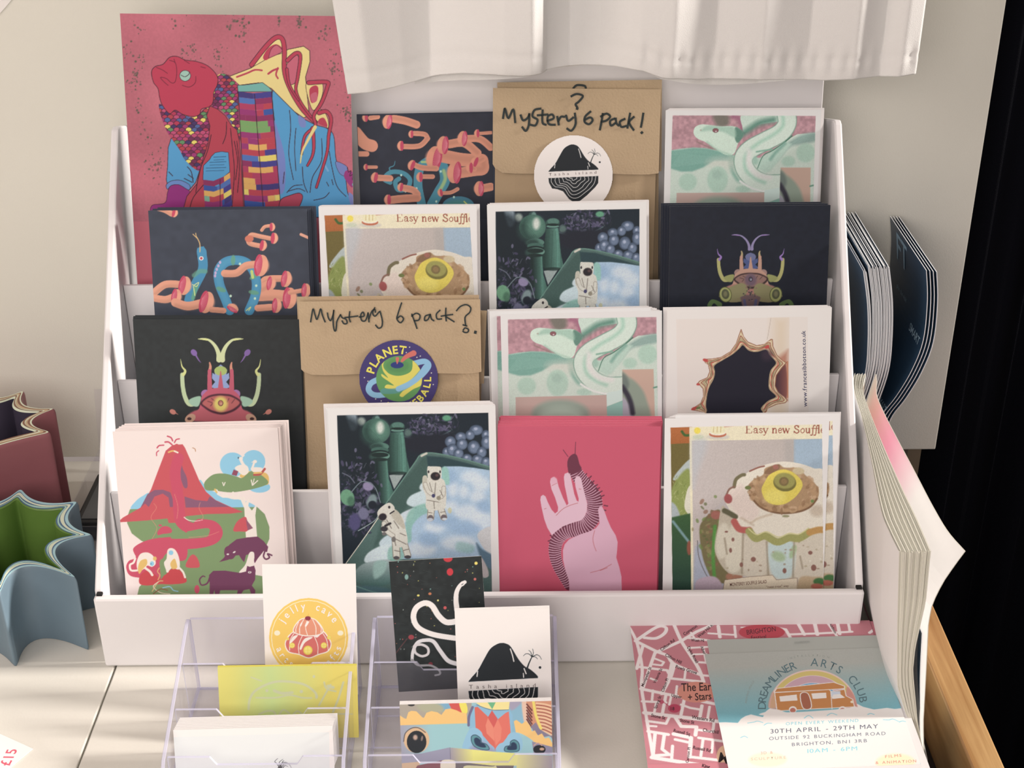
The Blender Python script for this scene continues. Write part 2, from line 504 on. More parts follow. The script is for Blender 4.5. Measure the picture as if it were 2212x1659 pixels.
for i in range(260):
    q = 752+(1976-752)*i/259
    d = float(np.interp(q, px_, pv)); hyq = float(np.interp(q, hx, hy))
    base = at_y(q, hyq, .176+d*.7)
    cols.append((base, d, q))
rows = []
NZ = 46
for k in range(NZ+1):
    f = k/NZ; r = []
    for base, d, q in cols:
        amp = .7+.5*min(1, f*3)
        z = base.z+f*f*.35+f*.03
        y = .176+d*amp*1.45
        puck = .0007*math.sin(q*.19)*math.exp(-((z-base.z-.012)/.007)**2) if q > 1380 else 0
        groove = -.0009*math.exp(-((z-base.z-.0125)/.0012)**2)
        x = base.x+(-.10*(z-base.z) if i < 0 else 0)+(base.x-.1)*.0
        lft = max(0, 1-(q-752)/140.0)
        x -= lft*(z-base.z)*.09
        r.append((x, y+puck-groove, z))
    rows.append(r)
cu = MB().grid(rows).build('white_curtain', CLOTH, smooth=True, fixn=False)
sm = cu.modifiers.new('thick', 'SOLIDIFY'); sm.thickness = .0012; sm.offset = 1
tag(cu, 'white cotton curtain with a stitched hem hanging over the top of the card stand', 'curtain')
rows = []
for k in range(5):
    r = []
    for base, d, q in cols[30:215]:
        drop = .004+.003*math.sin((q-900)*.012)
        r.append((base.x, .1795+d*.7+.0045, base.z-drop+k*.004))
    rows.append(r)
hm = MB().grid(rows).build('back_hem', CLOTH, cu, smooth=True, fixn=False)
# ================================================================== prints (traced in photo pixels, painted in millimetres of the sheet)
RNG = random.Random(3)
rad = math.radians
PH = rad(16)
def sheet_row(k, TL, TR, off=.004, lean=PH, width=None):
    yr, zr = RIS[k]
    return Sheet(TL, TR, (0, yr+off, zr-.04), lean, width)
def floor_len(sh, k): return sh.bottom_len(RIS[k][1]-.0385)

def art_print(sh):
    A = Art(sh, 138, (198, 98, 110), .36).crop(240, 0, 560/2020)
    A.grain(.08, 90, 1); A.grain(.025, 3, 2)
    R, Y, B, O = (196, 56, 78), (236, 203, 124), (78, 152, 200), (62, 30, 44)
    for cx, cy, n, sx, sy in ((960, 160, 26, 60, 60), (1040, 230, 24, 30, 90), (1310, 170, 14, 10, 50), (1465, 170, 14, 16, 55), (1640, 270, 16, 60, 70), (620, 400, 26, 70, 60), (840, 420, 26, 60, 90), (180, 620, 34, 50, 70), (340, 1270, 40, 70, 130), (1760, 520, 22, 60, 90), (1850, 860, 40, 50, 90), (220, 200, 10, 60, 60), (230, 460, 12, 40, 40), (260, 1000, 14, 60, 120), (130, 380, 10, 30, 60), (560, 180, 8, 120, 60), (1500, 160, 8, 60, 40), (1750, 400, 8, 60, 60), (200, 800, 10, 30, 60)):
        for _ in range(n):
            r = RNG.choice((3, 4, 5, 6, 9))
            A.ell(cx+RNG.gauss(0, sx*.6), cy+RNG.gauss(0, sy*.6), r, r*RNG.uniform(.8, 1.4), RNG.choice(((112, 84, 78), (130, 88, 84), (96, 84, 70))))
    # blue cloak
    A.poly([(1255,720),(1340,780),(1440,880),(1490,920),(1600,975),(1680,1000),(1735,1060),(1755,1250),(1815,1300),(1830,1400),(1850,1520),(1920,1580),(1945,1660),(1310,1660),(1300,1200)], B, True, outline=O, ow=5)
    A.poly([(1265,940),(1310,1050),(1350,1200),(1360,1330),(1350,1480),(1310,1500),(1285,1300)], (118,128,192), True)
    A.poly([(1460,900),(1510,930),(1515,990),(1470,980)], (120,130,190), True)
    A.poly([(1750,1260),(1840,1300),(1835,1370),(1780,1350)], (120,130,190), True, outline=O, ow=3)
    A.poly([(1830,1330),(1880,1340),(1905,1400),(1880,1460),(1840,1420),(1815,1375)], (168,52,124), True)
    A.poly([(1850,1500),(1900,1540),(1940,1640),(1870,1600)], (130,135,195), True)
    for L in ([(1390,860),(1400,1000),(1385,1200),(1420,1400)], [(1440,1000),(1430,1150),(1440,1330)], [(1350,1340),(1340,1430)], [(1370,1500),(1420,1450),(1490,1440)], [(1380,1490),(1460,1470),(1510,1490)], [(1640,1080),(1640,1250),(1570,1380),(1550,1500)], [(1700,1180),(1720,1300),(1760,1450),(1830,1530)], [(1680,1420),(1695,1450)], [(1720,1400),(1730,1440)], [(1490,1300),(1500,1420),(1530,1500)], [(1580,1560),(1660,1540),(1700,1500)]):
        A.line(L, 6, O)
    A.line([(1690,1150),(1660,1260),(1690,1330)], 16, (150,180,215), alpha=.6, soft=6)
    A.line([(1840,1305),(1850,1340),(1870,1330),(1860,1370),(1885,1360),(1880,1400),(1900,1395),(1890,1440)], 5, O)
    A.ell(1888, 1437, 10, 12, (120,175,180))
    # purple trousers and arm
    A.poly([(440,1500),(470,1440),(560,1435),(610,1490),(640,1540),(560,1660),(330,1660),(320,1600),(420,1580)], (156,40,120), True, outline=O, ow=4)
    A.poly([(470,1070),(445,1150),(440,1300),(430,1400),(440,1440),(520,1430),(610,1480),(660,1420),(690,1330),(590,1220)], B, False, outline=O, ow=5)
    A.poly([(430,1440),(470,1410),(540,1405),(610,1440),(605,1480),(530,1440),(470,1445),(440,1475)], (105,135,195), True, outline=O, ow=4)
    for L in ([(450,1340),(480,1370)], [(595,1300),(625,1340),(640,1420)], [(600,1360),(640,1390)], [(570,1390),(630,1420)]): A.line(L, 7, O)
    # yellow body
    A.poly([(873,574),(930,592),(1090,530),(1180,470),(1250,440),(1340,405),(1380,385),(1500,360),(1548,395),(1550,480),(1515,600),(1530,760),(1545,900),(1500,918),(1430,870),(1350,790),(1250,690),(1150,645),(1000,664),(930,605)], Y, False, outline=O, ow=5)
    A.poly([(1090,515),(1180,420),(1270,315),(1335,310),(1355,400),(1250,440),(1120,512)], Y, True, outline=O, ow=4)
    A.poly([(1185,440),(1225,375),(1285,345),(1335,375),(1335,405),(1240,452),(1200,470)], R, True)
    A.poly([(1230,440),(1250,380),(1290,352),(1330,385),(1330,405),(1240,448)], (206,92,110), True, outline=O, ow=3)
    A.line([(980,600),(1060,570),(1120,545),(1175,548)], 14, R)
    A.line([(1225,575),(1260,550),(1300,535)], 16, R); A.line([(1300,530),(1285,580),(1300,610)], 14, R)
    A.poly([(1360,520),(1420,440),(1450,430),(1470,480),(1450,620),(1400,660),(1370,600)], (206,92,110), True, outline=O, ow=4)
    A.poly([(1520,650),(1600,640),(1650,660),(1640,760),(1580,860),(1540,780)], Y, True, outline=O, ow=4)
    A.poly([(1545,700),(1590,665),(1615,690),(1605,770),(1560,800)], R, True); A.poly([(1555,740),(1600,720),(1605,780),(1570,800)], (206,92,110), True)
    A.poly([(1590,860),(1650,860),(1690,930),(1690,1000),(1650,950),(1600,940)], Y, True, outline=O, ow=4)
    A.poly([(1620,930),(1660,920),(1685,985),(1620,965)], R, True)
    for L, w in (([(1095,505),(1200,370),(1280,295),(1330,300),(1350,380),(1352,560),(1400,700),(1490,850),(1590,950)], 32), ([(1375,470),(1440,415),(1475,440),(1455,600),(1440,700),(1480,800),(1560,910)], 28), ([(1540,645),(1680,640),(1685,680),(1640,800),(1580,900),(1590,980),(1510,1060),(1485,1200)], 30), ([(1620,880),(1680,870),(1715,930),(1695,1060),(1680,1200),(1600,1460)], 30), ([(1570,1000),(1580,1120),(1570,1210),(1530,1290)], 26), ([(1370,540),(1390,660),(1460,780)], 20)):
        A.line(L, w+9, O, w2=w*.5+9 if w < 31 else w+9); A.line(L, w, R, w2=w*.5 if w < 31 else w)
    A.line([(1590,990),(1540,1080),(1490,1180),(1475,1270)], 30, Y, w2=8)
    # scales
    def scales(poly, s, seed):
        m = A.mask_poly(poly, True); A.cut = m; r = random.Random(seed)
        A.poly(poly, (150, 50, 80), True)
        xs = [p[0] for p in poly]; ys = [p[1] for p in poly]
        y = min(ys); k = 0
        while y < max(ys)+s:
            x = min(xs)+(s*.6 if k % 2 else 0)
            while x < max(xs)+s:
                c = r.choice(((190,50,80),(196,66,96),(150,45,90),(170,50,110),(190,60,70),(72,48,100),(96,140,90),(236,205,90),(200,70,110),(80,95,150),(120,40,80)))
                A.ell(x+r.uniform(-3, 3), y+r.uniform(-3, 3), s*.60, s*.50, c, outline=O, ow=4); x += s*1.15
            y += s*.62; k += 1
        A.cut = None
    scales([(828,590),(900,582),(975,640),(1000,700),(990,800),(1005,1100),(975,1060),(925,940),(860,860),(790,830),(800,720)], 38, 4)
    scales([(372,815),(395,920),(445,1040),(530,1160),(580,1250),(690,1330),(730,1200),(765,1060),(770,900),(740,840),(640,915),(500,860),(420,830)], 40, 7)
    # head
    A.poly([(315,560),(345,518),(405,500),(455,447),(515,440),(580,468),(660,478),(745,508),(805,560),(832,610),(826,665),(800,720),(795,790),(770,830),(705,850),(690,890),(640,908),(560,892),(500,858),(455,885),(400,820),(378,760),(365,690),(330,640)], (198, 54, 78), True, outline=O, ow=5)
    for L in ([(352,525),(400,545),(440,572)], [(455,470),(500,490),(512,560),(500,635),(470,645),(430,612),(385,604),(415,640),(445,665)], [(555,665),(610,678),(655,645),(660,595)], [(570,470),(610,495)], [(500,490),(490,460)], [(700,520),(735,530)]): A.line(L, 5, (110, 30, 50))
    A.ell(577, 590, 43, 42, (156, 188, 168), outline=O, ow=4); A.line([(545,585),(575,598),(605,580),(612,560)], 5, O)
    # red robe
    A.poly([(770,825),(830,850),(890,900),(940,980),(980,1010),(1000,1100),(1015,1300),(1035,1660),(555,1660),(590,1530),(670,1430),(715,1240),(755,1120),(770,980),(745,900)], (190, 58, 74), False, outline=O, ow=5)
    for L in ([(780,1050),(750,1180),(690,1330),(660,1500)], [(900,950),(895,1050),(870,1120)], [(930,1000),(950,1200),(960,1350),(940,1640)], [(980,1100),(1000,1300),(985,1500)], [(960,1100),(985,1250),(970,1400)], [(720,1440),(640,1540),(610,1640)]): A.line(L, 6, O)
    A.poly([(720,1290),(770,1240),(780,1220),(810,1190),(860,1180),(915,1188),(925,1340),(850,1400),(840,1470),(715,1400)], B, False, outline=O, ow=4)
    for y0, x0 in ((1225, 800), (1265, 770), (1310, 740)):
        A.line([(x0, y0), (895, y0-5)], 5, (40, 80, 120), False); A.line([(x0, y0+22), (880, y0+18)], 4, (40, 80, 120), False)
    cols = [(70,120,180),(232,200,90),(180,54,90),(150,40,90),(90,140,80),(60,50,120),(190,60,70)]
    def bricks(quad, rows, seed, fold):
        (ax, ay), (bx, by), (cx, cy), (dx, dy) = quad; r = random.Random(seed); last = None
        pal = [(160,48,110),(234,202,92),(196,60,74),(78,110,178),(120,170,140),(190,58,80),(66,52,118),(232,166,84),(186,54,90),(56,84,160),(70,60,140),(120,160,90),(150,44,90)]
        for k in range(rows):
            t0, t1 = k/rows, (k+1)/rows
            lx0, ly0 = ax+(dx-ax)*t0, ay+(dy-ay)*t0; lx1, ly1 = ax+(dx-ax)*t1, ay+(dy-ay)*t1
            rx0, ry0 = bx+(cx-bx)*t0, by+(cy-by)*t0; rx1, ry1 = bx+(cx-bx)*t1, by+(cy-by)*t1
            sp_ = sorted([0, 1]+[r.uniform(.12, .88) for _ in range(r.choice((1, 1, 2)))])
            for s0, s1 in zip(sp_[:-1], sp_[1:]):
                c = r.choice(pal)
                def P(s, xl, yl, xr, yr): return (xl+(xr-xl)*s, yl+(yr-yl)*s+fold*(1-abs(2*s-1)))
                A.poly([P(s0, lx0, ly0, rx0, ry0), P((s0+s1)/2, lx0, ly0, rx0, ry0), P(s1, lx0, ly0, rx0, ry0), P(s1, lx1, ly1, rx1, ry1), P((s0+s1)/2, lx1, ly1, rx1, ry1), P(s0, lx1, ly1, rx1, ry1)], c)
    bricks([(717,1400),(925,1345),(945,1600),(735,1650)], 6, 11, 40)
    A.line([(850,1400),(850,1660)], 5, O, False)
    A.poly([(985,665),(1060,660),(1180,643),(1230,680),(1262,715),(988,714)], (110, 172, 158), False, outline=O, ow=4)
    bricks([(990,712),(1250,712),(1325,1650),(1042,1650)], 21, 21, 16)
    for L in ([(990,712),(1042,1650)], [(1250,712),(1325,1650)], [(1118,735),(1190,1660)]): A.line(L, 6, O, False)
    A.poly([(1320,1560),(1400,1520),(1470,1505),(1492,1545),(1440,1640),(1320,1660)], (186, 62, 84), True, outline=O, ow=5)
    return A.mesh('big_print')

def mush(A, stem, w, cap, r, ang, P=(236,152,120), G=(212,66,92), lines=True):
    """mushroom: stem polyline ending at the cap, cap centre, radius, and the way the cap faces"""
    a = rad(ang); dx, dy = math.cos(a), math.sin(a)
    dark = tuple(v*.82 for v in P)
    A.line(stem, w*1.02, P)
    A.line([(x+w*.2*dy, y+w*.2*dx+w*.1) for x, y in stem], w*.5, dark, alpha=.4, soft=w*.3)
    cx, cy = cap
    A.ell(cx+dx*r*.12, cy+dy*r*.12, r*.62, r*.98, P, ang)
    A.ell(cx+dx*r*.45, cy+dy*r*.45, r*.35, r*.55, tuple(min(255, v*1.05) for v in P), ang, soft=r*.3)
    A.ell(cx-dx*r*.16, cy-dy*r*.16, r*.36, r*1.0, G, ang)
    if lines:
        for k in range(-6, 7):
            t = k/6.5; ex, ey = cx-dx*r*.16+(-dy)*r*.95*t+dx*r*.3*math.sqrt(1-t*t), cy-dy*r*.16+dx*r*.95*t+dy*r*.3*math.sqrt(1-t*t)
            A.line([(cx-dx*r*.35+(-dy)*r*.25*t, cy-dy*r*.35+dx*r*.25*t), (ex, ey)], max(4.6, r*.05), (236, 130, 140), False, alpha=.7)
def art_mush1(sh):
    A = Art(sh, 72, (62, 65, 77), .33).crop(240, 430, 480/2212)
    A.grain(.05, 12, 5)
    mush(A, [(470,88),(540,110),(600,145)], 60, (630,138), 44, 15, lines=False)
    mush(A, [(1500,310),(1530,275),(1585,265)], 34, (1600,278), 42, 0, lines=False)
    mush(A, [(1370,390),(1400,355),(1480,370),(1590,393)], 46, (1618,390), 56, 5, lines=False)
    mush(A, [(1365,390),(1380,440),(1480,465)], 50, (1508,462), 54, 10, lines=False)
    A.ell(1375, 395, 44, 34, (214,112,88), soft=8)
    A.line([(1890,352),(1965,385),(2010,402)], 30, (232,156,128))
    T = (70, 140, 178)
    arch = [(1180,1110),(1140,1000),(1080,850),(1070,720),(1130,635),(1230,608),(1340,630),(1420,720),(1448,850),(1430,980),(1375,1110)]
    mush(A, [(1500,860),(1540,800),(1690,790)], 70, (1735,795), 82, 10)
    mush(A, [(1480,960),(1600,955),(1730,965)], 120, (1765,985), 108, 5)
    mush(A, [(1500,880),(1560,850)], 80, (1585,840), 70, 10)
    mush(A, [(1780,930),(1900,910)], 46, (1932,910), 72, 5)
    A.line(arch, 102, T); A.line(arch, 60, (84,156,186), soft=30, alpha=.6)
    for x, y, a_ in ((1215,608,92), (1420,930,10), (1095,900,20), (1425,770,-30)): A.ell(x, y, 22, 52, (104,160,120), a_-90 if a_ > 45 else a_+90, soft=10, alpha=.8)
    for x, y in ((1190,965),(1445,862),(1432,990),(1283,645)): A.ell(x, y, 12, 13, (196,220,190))
    for x, y in ((1085,630),(1068,665),(1052,700),(1040,735),(1035,765)): A.ell(x, y, 12, 16, (196,165,200))
    A.line([(1345,1110),(1390,1075),(1370,1110)], 10, (214,214,130)); A.line([(1400,720),(1410,780)], 30, (196,206,110))
    neck = [(775,1010),(800,930),(850,830),(905,720),(916,640),(905,560),(900,520)]
    A.line(neck, 100, T); A.poly([(858,480),(878,540),(900,480),(920,468),(948,510),(962,640),(870,640),(855,540)], T, False)
    A.line([(850,870),(815,990)], 40, (104,166,120), soft=14, alpha=.8); A.line([(825,760),(880,720),(940,720)], 46, (104,160,130), soft=14, alpha=.7)
    A.line([(820,860),(872,830),(850,870),(810,850)], 8, (226,222,140)); A.line([(820,870),(835,960)], 10, (214,220,130))
    A.ell(898, 590, 22, 21, (236,226,226)); A.ell(898, 590, 13, 13, (196,70,80))
    A.line([(884,525),(884,450),(862,395),(845,372)], 10, (222,172,110)); A.line([(862,395),(815,350)], 8, (222,172,110)); A.line([(848,375),(842,340)], 8, (222,172,110))
    mush(A, [(1130,740),(1250,735),(1340,665),(1440,650)], 76, (1482,660), 110, 8)
    mush(A, [(430,930),(540,850),(690,850)], 76, (722,860), 96, 12)
    mush(A, [(430,985),(540,1000),(620,975)], 76, (640,970), 78, 10)
    mush(A, [(640,1030),(760,1065),(890,1040)], 92, (938,1025), 112, 15)
    mush(A, [(1000,1100),(1120,1110)], 60, (1210,1090), 60, -60)
    mush(A, [(1460,1085),(1590,1075)], 70, (1640,1060), 74, 5)
    return A.mesh('mushroom_print')
def art_mush2(sh):
    A = Art(sh, 72, (46, 48, 60), .34, u1=92).crop(740, 160, 700/2212)
    A.grain(.05, 12, 6)
    P, G = (228, 142, 112), (206, 66, 92); T = (72, 140, 158)
    for st_, w, c, r, an in (([(240,292),(190,300)], 34, (158,296), 30, 180), ([(505,345),(430,320),(350,305)], 56, (312,325), 50, 190), ([(580,440),(560,412),(490,405)], 36, (470,410), 26, 180), ([(580,440),(525,490),(420,495)], 38, (400,490), 34, 180), ([(230,635),(175,635)], 24, (160,635), 22, 180)): mush(A, st_, w, c, r, an, P, G, lines=r > 40)
    A.line([(90,400),(150,470),(200,490)], 90, P); A.line([(100,545),(165,545)], 40, P)
    A.line([(325,740),(285,715),(330,670),(410,675),(460,720),(440,780),(380,790),(360,740),(385,715)], 34, T); A.line([(330,670),(320,640),(350,625),(358,595)], 10, T, w2=4)
    A.line([(540,890),(515,760),(530,640),(600,585)], 66, T); A.line([(680,610),(700,720),(660,800),(610,890)], 76, T)
    A.line([(660,800),(700,720),(690,660)], 26, (196,206,110), soft=12, alpha=.7); A.line([(540,600),(600,600)], 16, (190,205,110), alpha=.8)
    A.ell(790, 900, 110, 66, (70,128,150)); A.ell(790, 900, 90, 40, (80,150,130), soft=30, alpha=.6)
    A.line([(830,870),(860,900)], 10, (206,210,110))
    for x, y in ((400,690),(430,800),(505,780),(545,690),(670,665),(640,870),(760,840)): A.ell(x, y, 7, 8, (190,220,200))
    for st_, w, c, r, an in (([(950,590),(820,585),(690,560)], 96, (635,575), 84, 190), ([(920,540),(830,470),(730,478)], 62, (692,485), 62, 185), ([(1010,500),(940,445),(850,440)], 52, (825,440), 52, 185), ([(1015,400),(940,405)], 24, (920,405), 28, 180), ([(960,600),(960,650),(900,660),(800,675)], 78, (772,672), 76, 185), ([(960,580),(920,600)], 40, (905,600), 36, 200), ([(900,650),(880,640)], 34, (872,640), 36, 180), ([(640,645),(545,640),(490,620)], 40, (474,622), 36, 200), ([(615,700),(545,700)], 34, (530,703), 34, 180), ([(325,712),(240,708)], 46, (222,706), 36, 190), ([(510,820),(480,792),(420,778)], 50, (398,772), 30, 190), ([(510,845),(400,852),(330,860)], 58, (312,858), 36, 180), ([(785,785),(740,808),(690,812)], 28, (670,810), 27, 170), ([(1010,770),(960,780)], 60, (938,782), 52, 180)): mush(A, st_, w, c, r, an, P, G, lines=r > 45)
    return A.mesh('mushroom_print')

def art_snake(sh):
    A = Art(sh, 76, (226, 209, 200), .34).crop(1040, 640, 420/2212); A.sat = .70
    Q = [(300,262),(1990,235),(2008,1420),(316,1420)]
    A.cut = A.mask_poly(Q)
    A.poly(Q, (192,128,134)); A.grain(.10, 5, 3, A.cut)
    A.poly([(780,250),(950,245),(960,360),(840,380)], (116,108,92), True, soft=50, alpha=.9); A.line([(1020,260),(1100,300),(1140,440)], 60, (176,96,120), soft=40)
    A.poly([(280,668),(420,640),(560,628),(700,630),(850,655),(1030,712),(1100,690),(1400,740),(1520,620),(1640,530),(1780,450),(2020,424),(2020,1430),(280,1430)], (198,206,184))
    A.poly([(280,668),(560,628),(720,632),(900,665),(1040,712),(1000,770),(820,770),(690,850),(560,900),(430,905),(300,870)], (112,166,144), False, soft=26)
    for k in range(34): A.line([(310+k*21, 690+abs(k-14)*2), (350+k*21, 660-min(k, 20)*0)], 3, (150,192,170), False, alpha=.5); A.line([(300+k*20, 860-k*3), (420+k*20, 700+k*1)], 4, (158,196,176), False, alpha=.45)
    A.poly([(980,700),(1060,730),(1060,880),(1140,1010),(1080,990),(1000,860)], (130,176,150), True, soft=40)
    A.poly([(1480,760),(1540,640),(1650,560),(1850,450),(2010,430),(2010,520),(1850,560),(1700,600),(1560,760)], (128,158,144), True, soft=40, alpha=.85)
    A.ell(1000, 800, 260, 70, (208,196,176), soft=120, alpha=.6)
    for e in ((515,1020,106,100),(865,985,122,150),(1170,1090,86,40),(1890,660,110,110),(1690,760,80,60)): A.ell(*e, (164,196,168), soft=30, alpha=.85)
    A.ell(860, 930, 60, 50, (150,178,156), soft=40, alpha=.6)
    # loop of the body
    tube = [(1640,215),(1655,330),(1580,440),(1400,540),(1240,630),(1160,730),(1180,850),(1280,960),(1430,1020),(1620,1020)]
    A.poly([(1140,225),(1620,225),(1580,300),(1320,350),(1170,440),(1130,380)], (196,208,186), True)
    A.line([(1490,290),(1330,330),(1220,400),(1150,450)], 74, (84,136,112), soft=60, alpha=.9)
    A.line(tube, 236, (104,150,124), soft=10); A.line(tube, 218, (206,214,192), soft=12)
    A.line([(1600,235),(1605,360),(1500,460),(1330,560),(1190,690),(1190,860),(1300,960),(1420,1010)], 40, (150,196,164), soft=40, alpha=.8)
    A.line([(1220,650),(1230,800),(1330,920),(1480,950)], 60, (224,208,198), soft=50, alpha=.8)
    A.poly([(1330,850),(1310,760),(1390,700),(1480,650),(1640,540),(1720,560),(1610,720),(1480,880),(1420,900)], (176,200,176), False, soft=30)
    A.line([(1720,470),(1640,540),(1500,640),(1390,705),(1330,850)], 16, (64,120,92), w2=8, soft=6); A.line([(1310,660),(1420,640),(1490,630)], 20, (120,170,140), soft=14); A.line([(1480,740),(1540,660),(1640,560)], 40, (126,170,146), soft=30)
    A.ell(1300, 760, 30, 50, (150,186,160), soft=30)
    A.line([(1130,1000),(1280,1080),(1430,1110),(1600,1080)], 24, (226,218,206), soft=14)
    # head
    A.poly([(556,440),(575,390),(640,360),(720,362),(800,372),(880,378),(1000,372),(1080,392),(1150,462),(1090,560),(1060,660),(1020,700),(950,702),(880,670),(800,620),(700,560),(620,530),(570,490)], (202,216,190), True, soft=4)
    A.poly([(1040,395),(1090,396),(1152,462),(1090,560),(1050,520)], (92,136,114), True, soft=14)
    A.poly([(720,372),(900,380),(1030,385),(1050,500),(900,440),(740,430),(640,440)], (156,190,162), True, soft=30, alpha=.9)
    A.line([(600,560),(720,610),(820,640)], 14, (150,110,100), soft=10, alpha=.7); A.line([(720,560),(850,650),(1000,700)], 24, (150,190,160), soft=20, alpha=.6)
    A.ell(815, 425, 34, 24, (150,80,84), outline=(120,80,80), ow=6); A.ell(820, 436, 10, 7, (226,190,190)); A.ell(640, 425, 12, 8, (170,160,140), soft=6)
    A.cut = A.mask_poly(Q); A.grain(.035, 1.2, 31, A.cut)
    # collage rectangles
    A.poly([(1425,1100),(1605,1060),(1605,1180),(1425,1250)], (200,214,198)); A.poly([(1425,1255),(1605,1185),(1700,1420),(1420,1420)], (130,180,160))
    A.poly([(388,1148),(1422,1122),(1432,1430),(392,1430)], (198,154,138)); A.ell(900, 1340, 330, 165, (146,158,136), soft=60)
    A.ell(900, 1360, 240, 100, (168,186,160), soft=90)
    R2 = [(1602,835),(1958,828),(1974,1430),(1608,1430)]
    A.poly(R2, (208,158,132)); keep = A.cut; A.cut = A.mask_poly(R2)*keep
    A.poly([(1560,880),(1680,920),(1790,1010),(1870,1150),(1910,1430),(1560,1430)], (142,152,128), True, soft=40); A.poly([(1560,880),(1640,900),(1680,1000),(1640,1080),(1560,1060)], (110,120,108), True, soft=40)
    A.poly([(1590,1160),(1660,1200),(1720,1330),(1700,1430),(1590,1430)], (168,156,166), True, soft=14)
    A.line([(1600,1030),(1660,1120),(1700,1220),(1720,1330)], 60, (58,52,66), soft=30)
    A.cut = keep; A.line([(1960,1040),(2000,1030)], 20, (100,150,120), soft=8); A.cut = None
    return A.mesh('snake_print')

def art_astro(sh):
    A = Art(sh, 136, (228, 212, 203), .34).crop(660, 860, 440/1659); A.sat = .80
    Q = [(255,140),(1490,118),(1520,1700),(318,1700)]; A.cut = A.mask_poly(Q)
    A.poly(Q, (26, 38, 48)); r = random.Random(9)
    A.poly([(330,120),(405,120),(422,220),(400,262),(365,250)], (128,138,146), True, soft=24); A.ell(455, 190, 34, 34, (140,146,136), soft=22)
    def petals(cx, cy, sx, sy, n, lim):
        for _ in range(n):
            x, y = r.gauss(cx, sx), r.gauss(cy, sy)
            if not lim(x, y): continue
            c = r.choice(((58,52,76),(46,46,64),(74,66,94),(88,80,108),(40,48,58),(66,60,88),(36,42,52),(104,96,120)))
            A.ell(x, y, r.uniform(9, 26), r.uniform(5, 12), c, r.uniform(0, 180), soft=5, alpha=.9)
        for _ in range(n//5):
            x, y = r.gauss(cx, sx), r.gauss(cy, sy)
            if lim(x, y): A.line([(x, y), (x+r.uniform(-24, 24), y+r.uniform(8, 40))], 3.5, (118,114,130), soft=2, alpha=.7)
    petals(1020, 220, 115, 55, 150, lambda x, y: 820 < x < 1260 and y < 330)
    A.ell(1150, 162, 36, 24, (88,150,112), soft=14); A.ell(835, 285, 30, 34, (96,120,110), soft=20, alpha=.8)
    A.line([(770,300),(860,328),(980,330),(1090,310),(1180,266)], 10, (92,112,116), soft=5, alpha=.8); A.poly([(780,330),(1180,290),(1150,420),(880,440)], (30,34,46), True, soft=40)
    # pepper mills
    def turned(P, c0, c1, c2):
        """lathe-turned wood: dark left side, lit right of centre"""
        A.poly(P, lambda x, y: np.array(c0)*np.clip(1-x*1.6, 0, 1)+np.array(c1)*np.clip(1-np.abs(x-.68)*1.9, 0, 1)+np.array(c2)*np.clip(x*2.2-1.3, 0, 1)*.6+np.array(c0)*.25, False, soft=5)
    turned([(692,280),(796,275),(806,340),(816,430),(830,510),(850,585),(836,608),(770,622),(700,614),(668,590),(660,520),(680,420)], (30,56,50), (76,116,100), (40,66,58))
    A.ell(748, 232, 60, 38, (48,80,70), soft=4); A.ell(752, 222, 50, 26, (78,116,102), soft=8); A.ell(748, 252, 58, 15, (30,50,46), soft=4); A.ell(750, 262, 54, 12, (92,132,116), soft=5); A.ell(752, 250, 50, 9, (24,42,40), soft=4)
    for k in range(4): A.line([(720+k*28, 300), (712+k*36, 450), (704+k*42, 600)], 5, (42,74,64), soft=4, alpha=.6)
    A.poly([(270,170),(430,200),(540,400),(560,520),(590,700),(600,860),(480,800),(300,520)], (20,32,40), True, soft=60, alpha=.8)
    turned([(560,480),(664,480),(668,560),(680,660),(716,765),(690,830),(640,860),(596,850),(572,700)], (22,40,40), (70,108,92), (44,76,66))
    A.ell(572, 176, 34, 34, (44,72,66), soft=5); A.ell(584, 170, 20, 28, (110,142,132), soft=12, alpha=.8); A.ell(575, 196, 34, 9, (24,40,38), soft=3)
    A.ell(576, 268, 114, 104, (62,98,84), soft=5); A.ell(545, 290, 90, 92, (40,70,62), soft=60, alpha=.95); A.ell(600, 262, 78, 84, (82,124,104), soft=50, alpha=.9); A.ell(608, 240, 30, 48, (208,202,188), soft=30, alpha=.95)
    for k in range(6): A.line([(470+k*12, 240+k*3), (505+k*13, 300), (530+k*16, 356-k*2)], 3.5, (34,60,54), alpha=.55, soft=2)
    A.ell(604, 395, 76, 34, (78,118,102), soft=5); A.ell(575, 396, 56, 30, (40,66,60), soft=30); A.ell(606, 424, 72, 26, (60,96,84), soft=5); A.ell(604, 448, 74, 26, (22,38,38), soft=5)
    A.ell(610, 470, 76, 34, (96,138,120), soft=5); A.ell(570, 476, 52, 30, (44,70,64), soft=26); A.ell(606, 462, 70, 20, (24,42,40), soft=6); A.ell(606, 500, 66, 14, (26,44,42), soft=8)
    A.poly([(682,628),(810,606),(722,742)], (150,156,150), False, soft=5); A.ell(760, 612, 80, 14, (26,46,42), soft=8, alpha=.8)
    # grapes
    for e in ((1390,260,55,42),(1265,315,45,38),(1340,300,38,40),(1470,300,36,40),(1180,355,45,45),(1475,360,44,56),(1150,440,36,40),(1275,375,45,46),(1370,400,50,54),(1195,420,46,50),(1435,440,40,45),(1315,490,42,36),(1245,450,42,42),(1400,500,46,40),(1470,520,40,40)):
        A.ell(*e, (70,82,104), soft=8); A.ell(e[0]+4, e[1]+4, e[2]*.75, e[3]*.75, (104,116,140), soft=18); A.ell(e[0]-4, e[1]-10, e[2]*.28, e[3]*.28, (176,176,196), soft=10, alpha=.8)
    # tray
    A.poly([(330,1350),(640,900),(880,545),(930,470),(990,445),(1100,455),(1300,500),(1520,565),(1540,1720),(300,1720)], (78,104,96), False, soft=5)
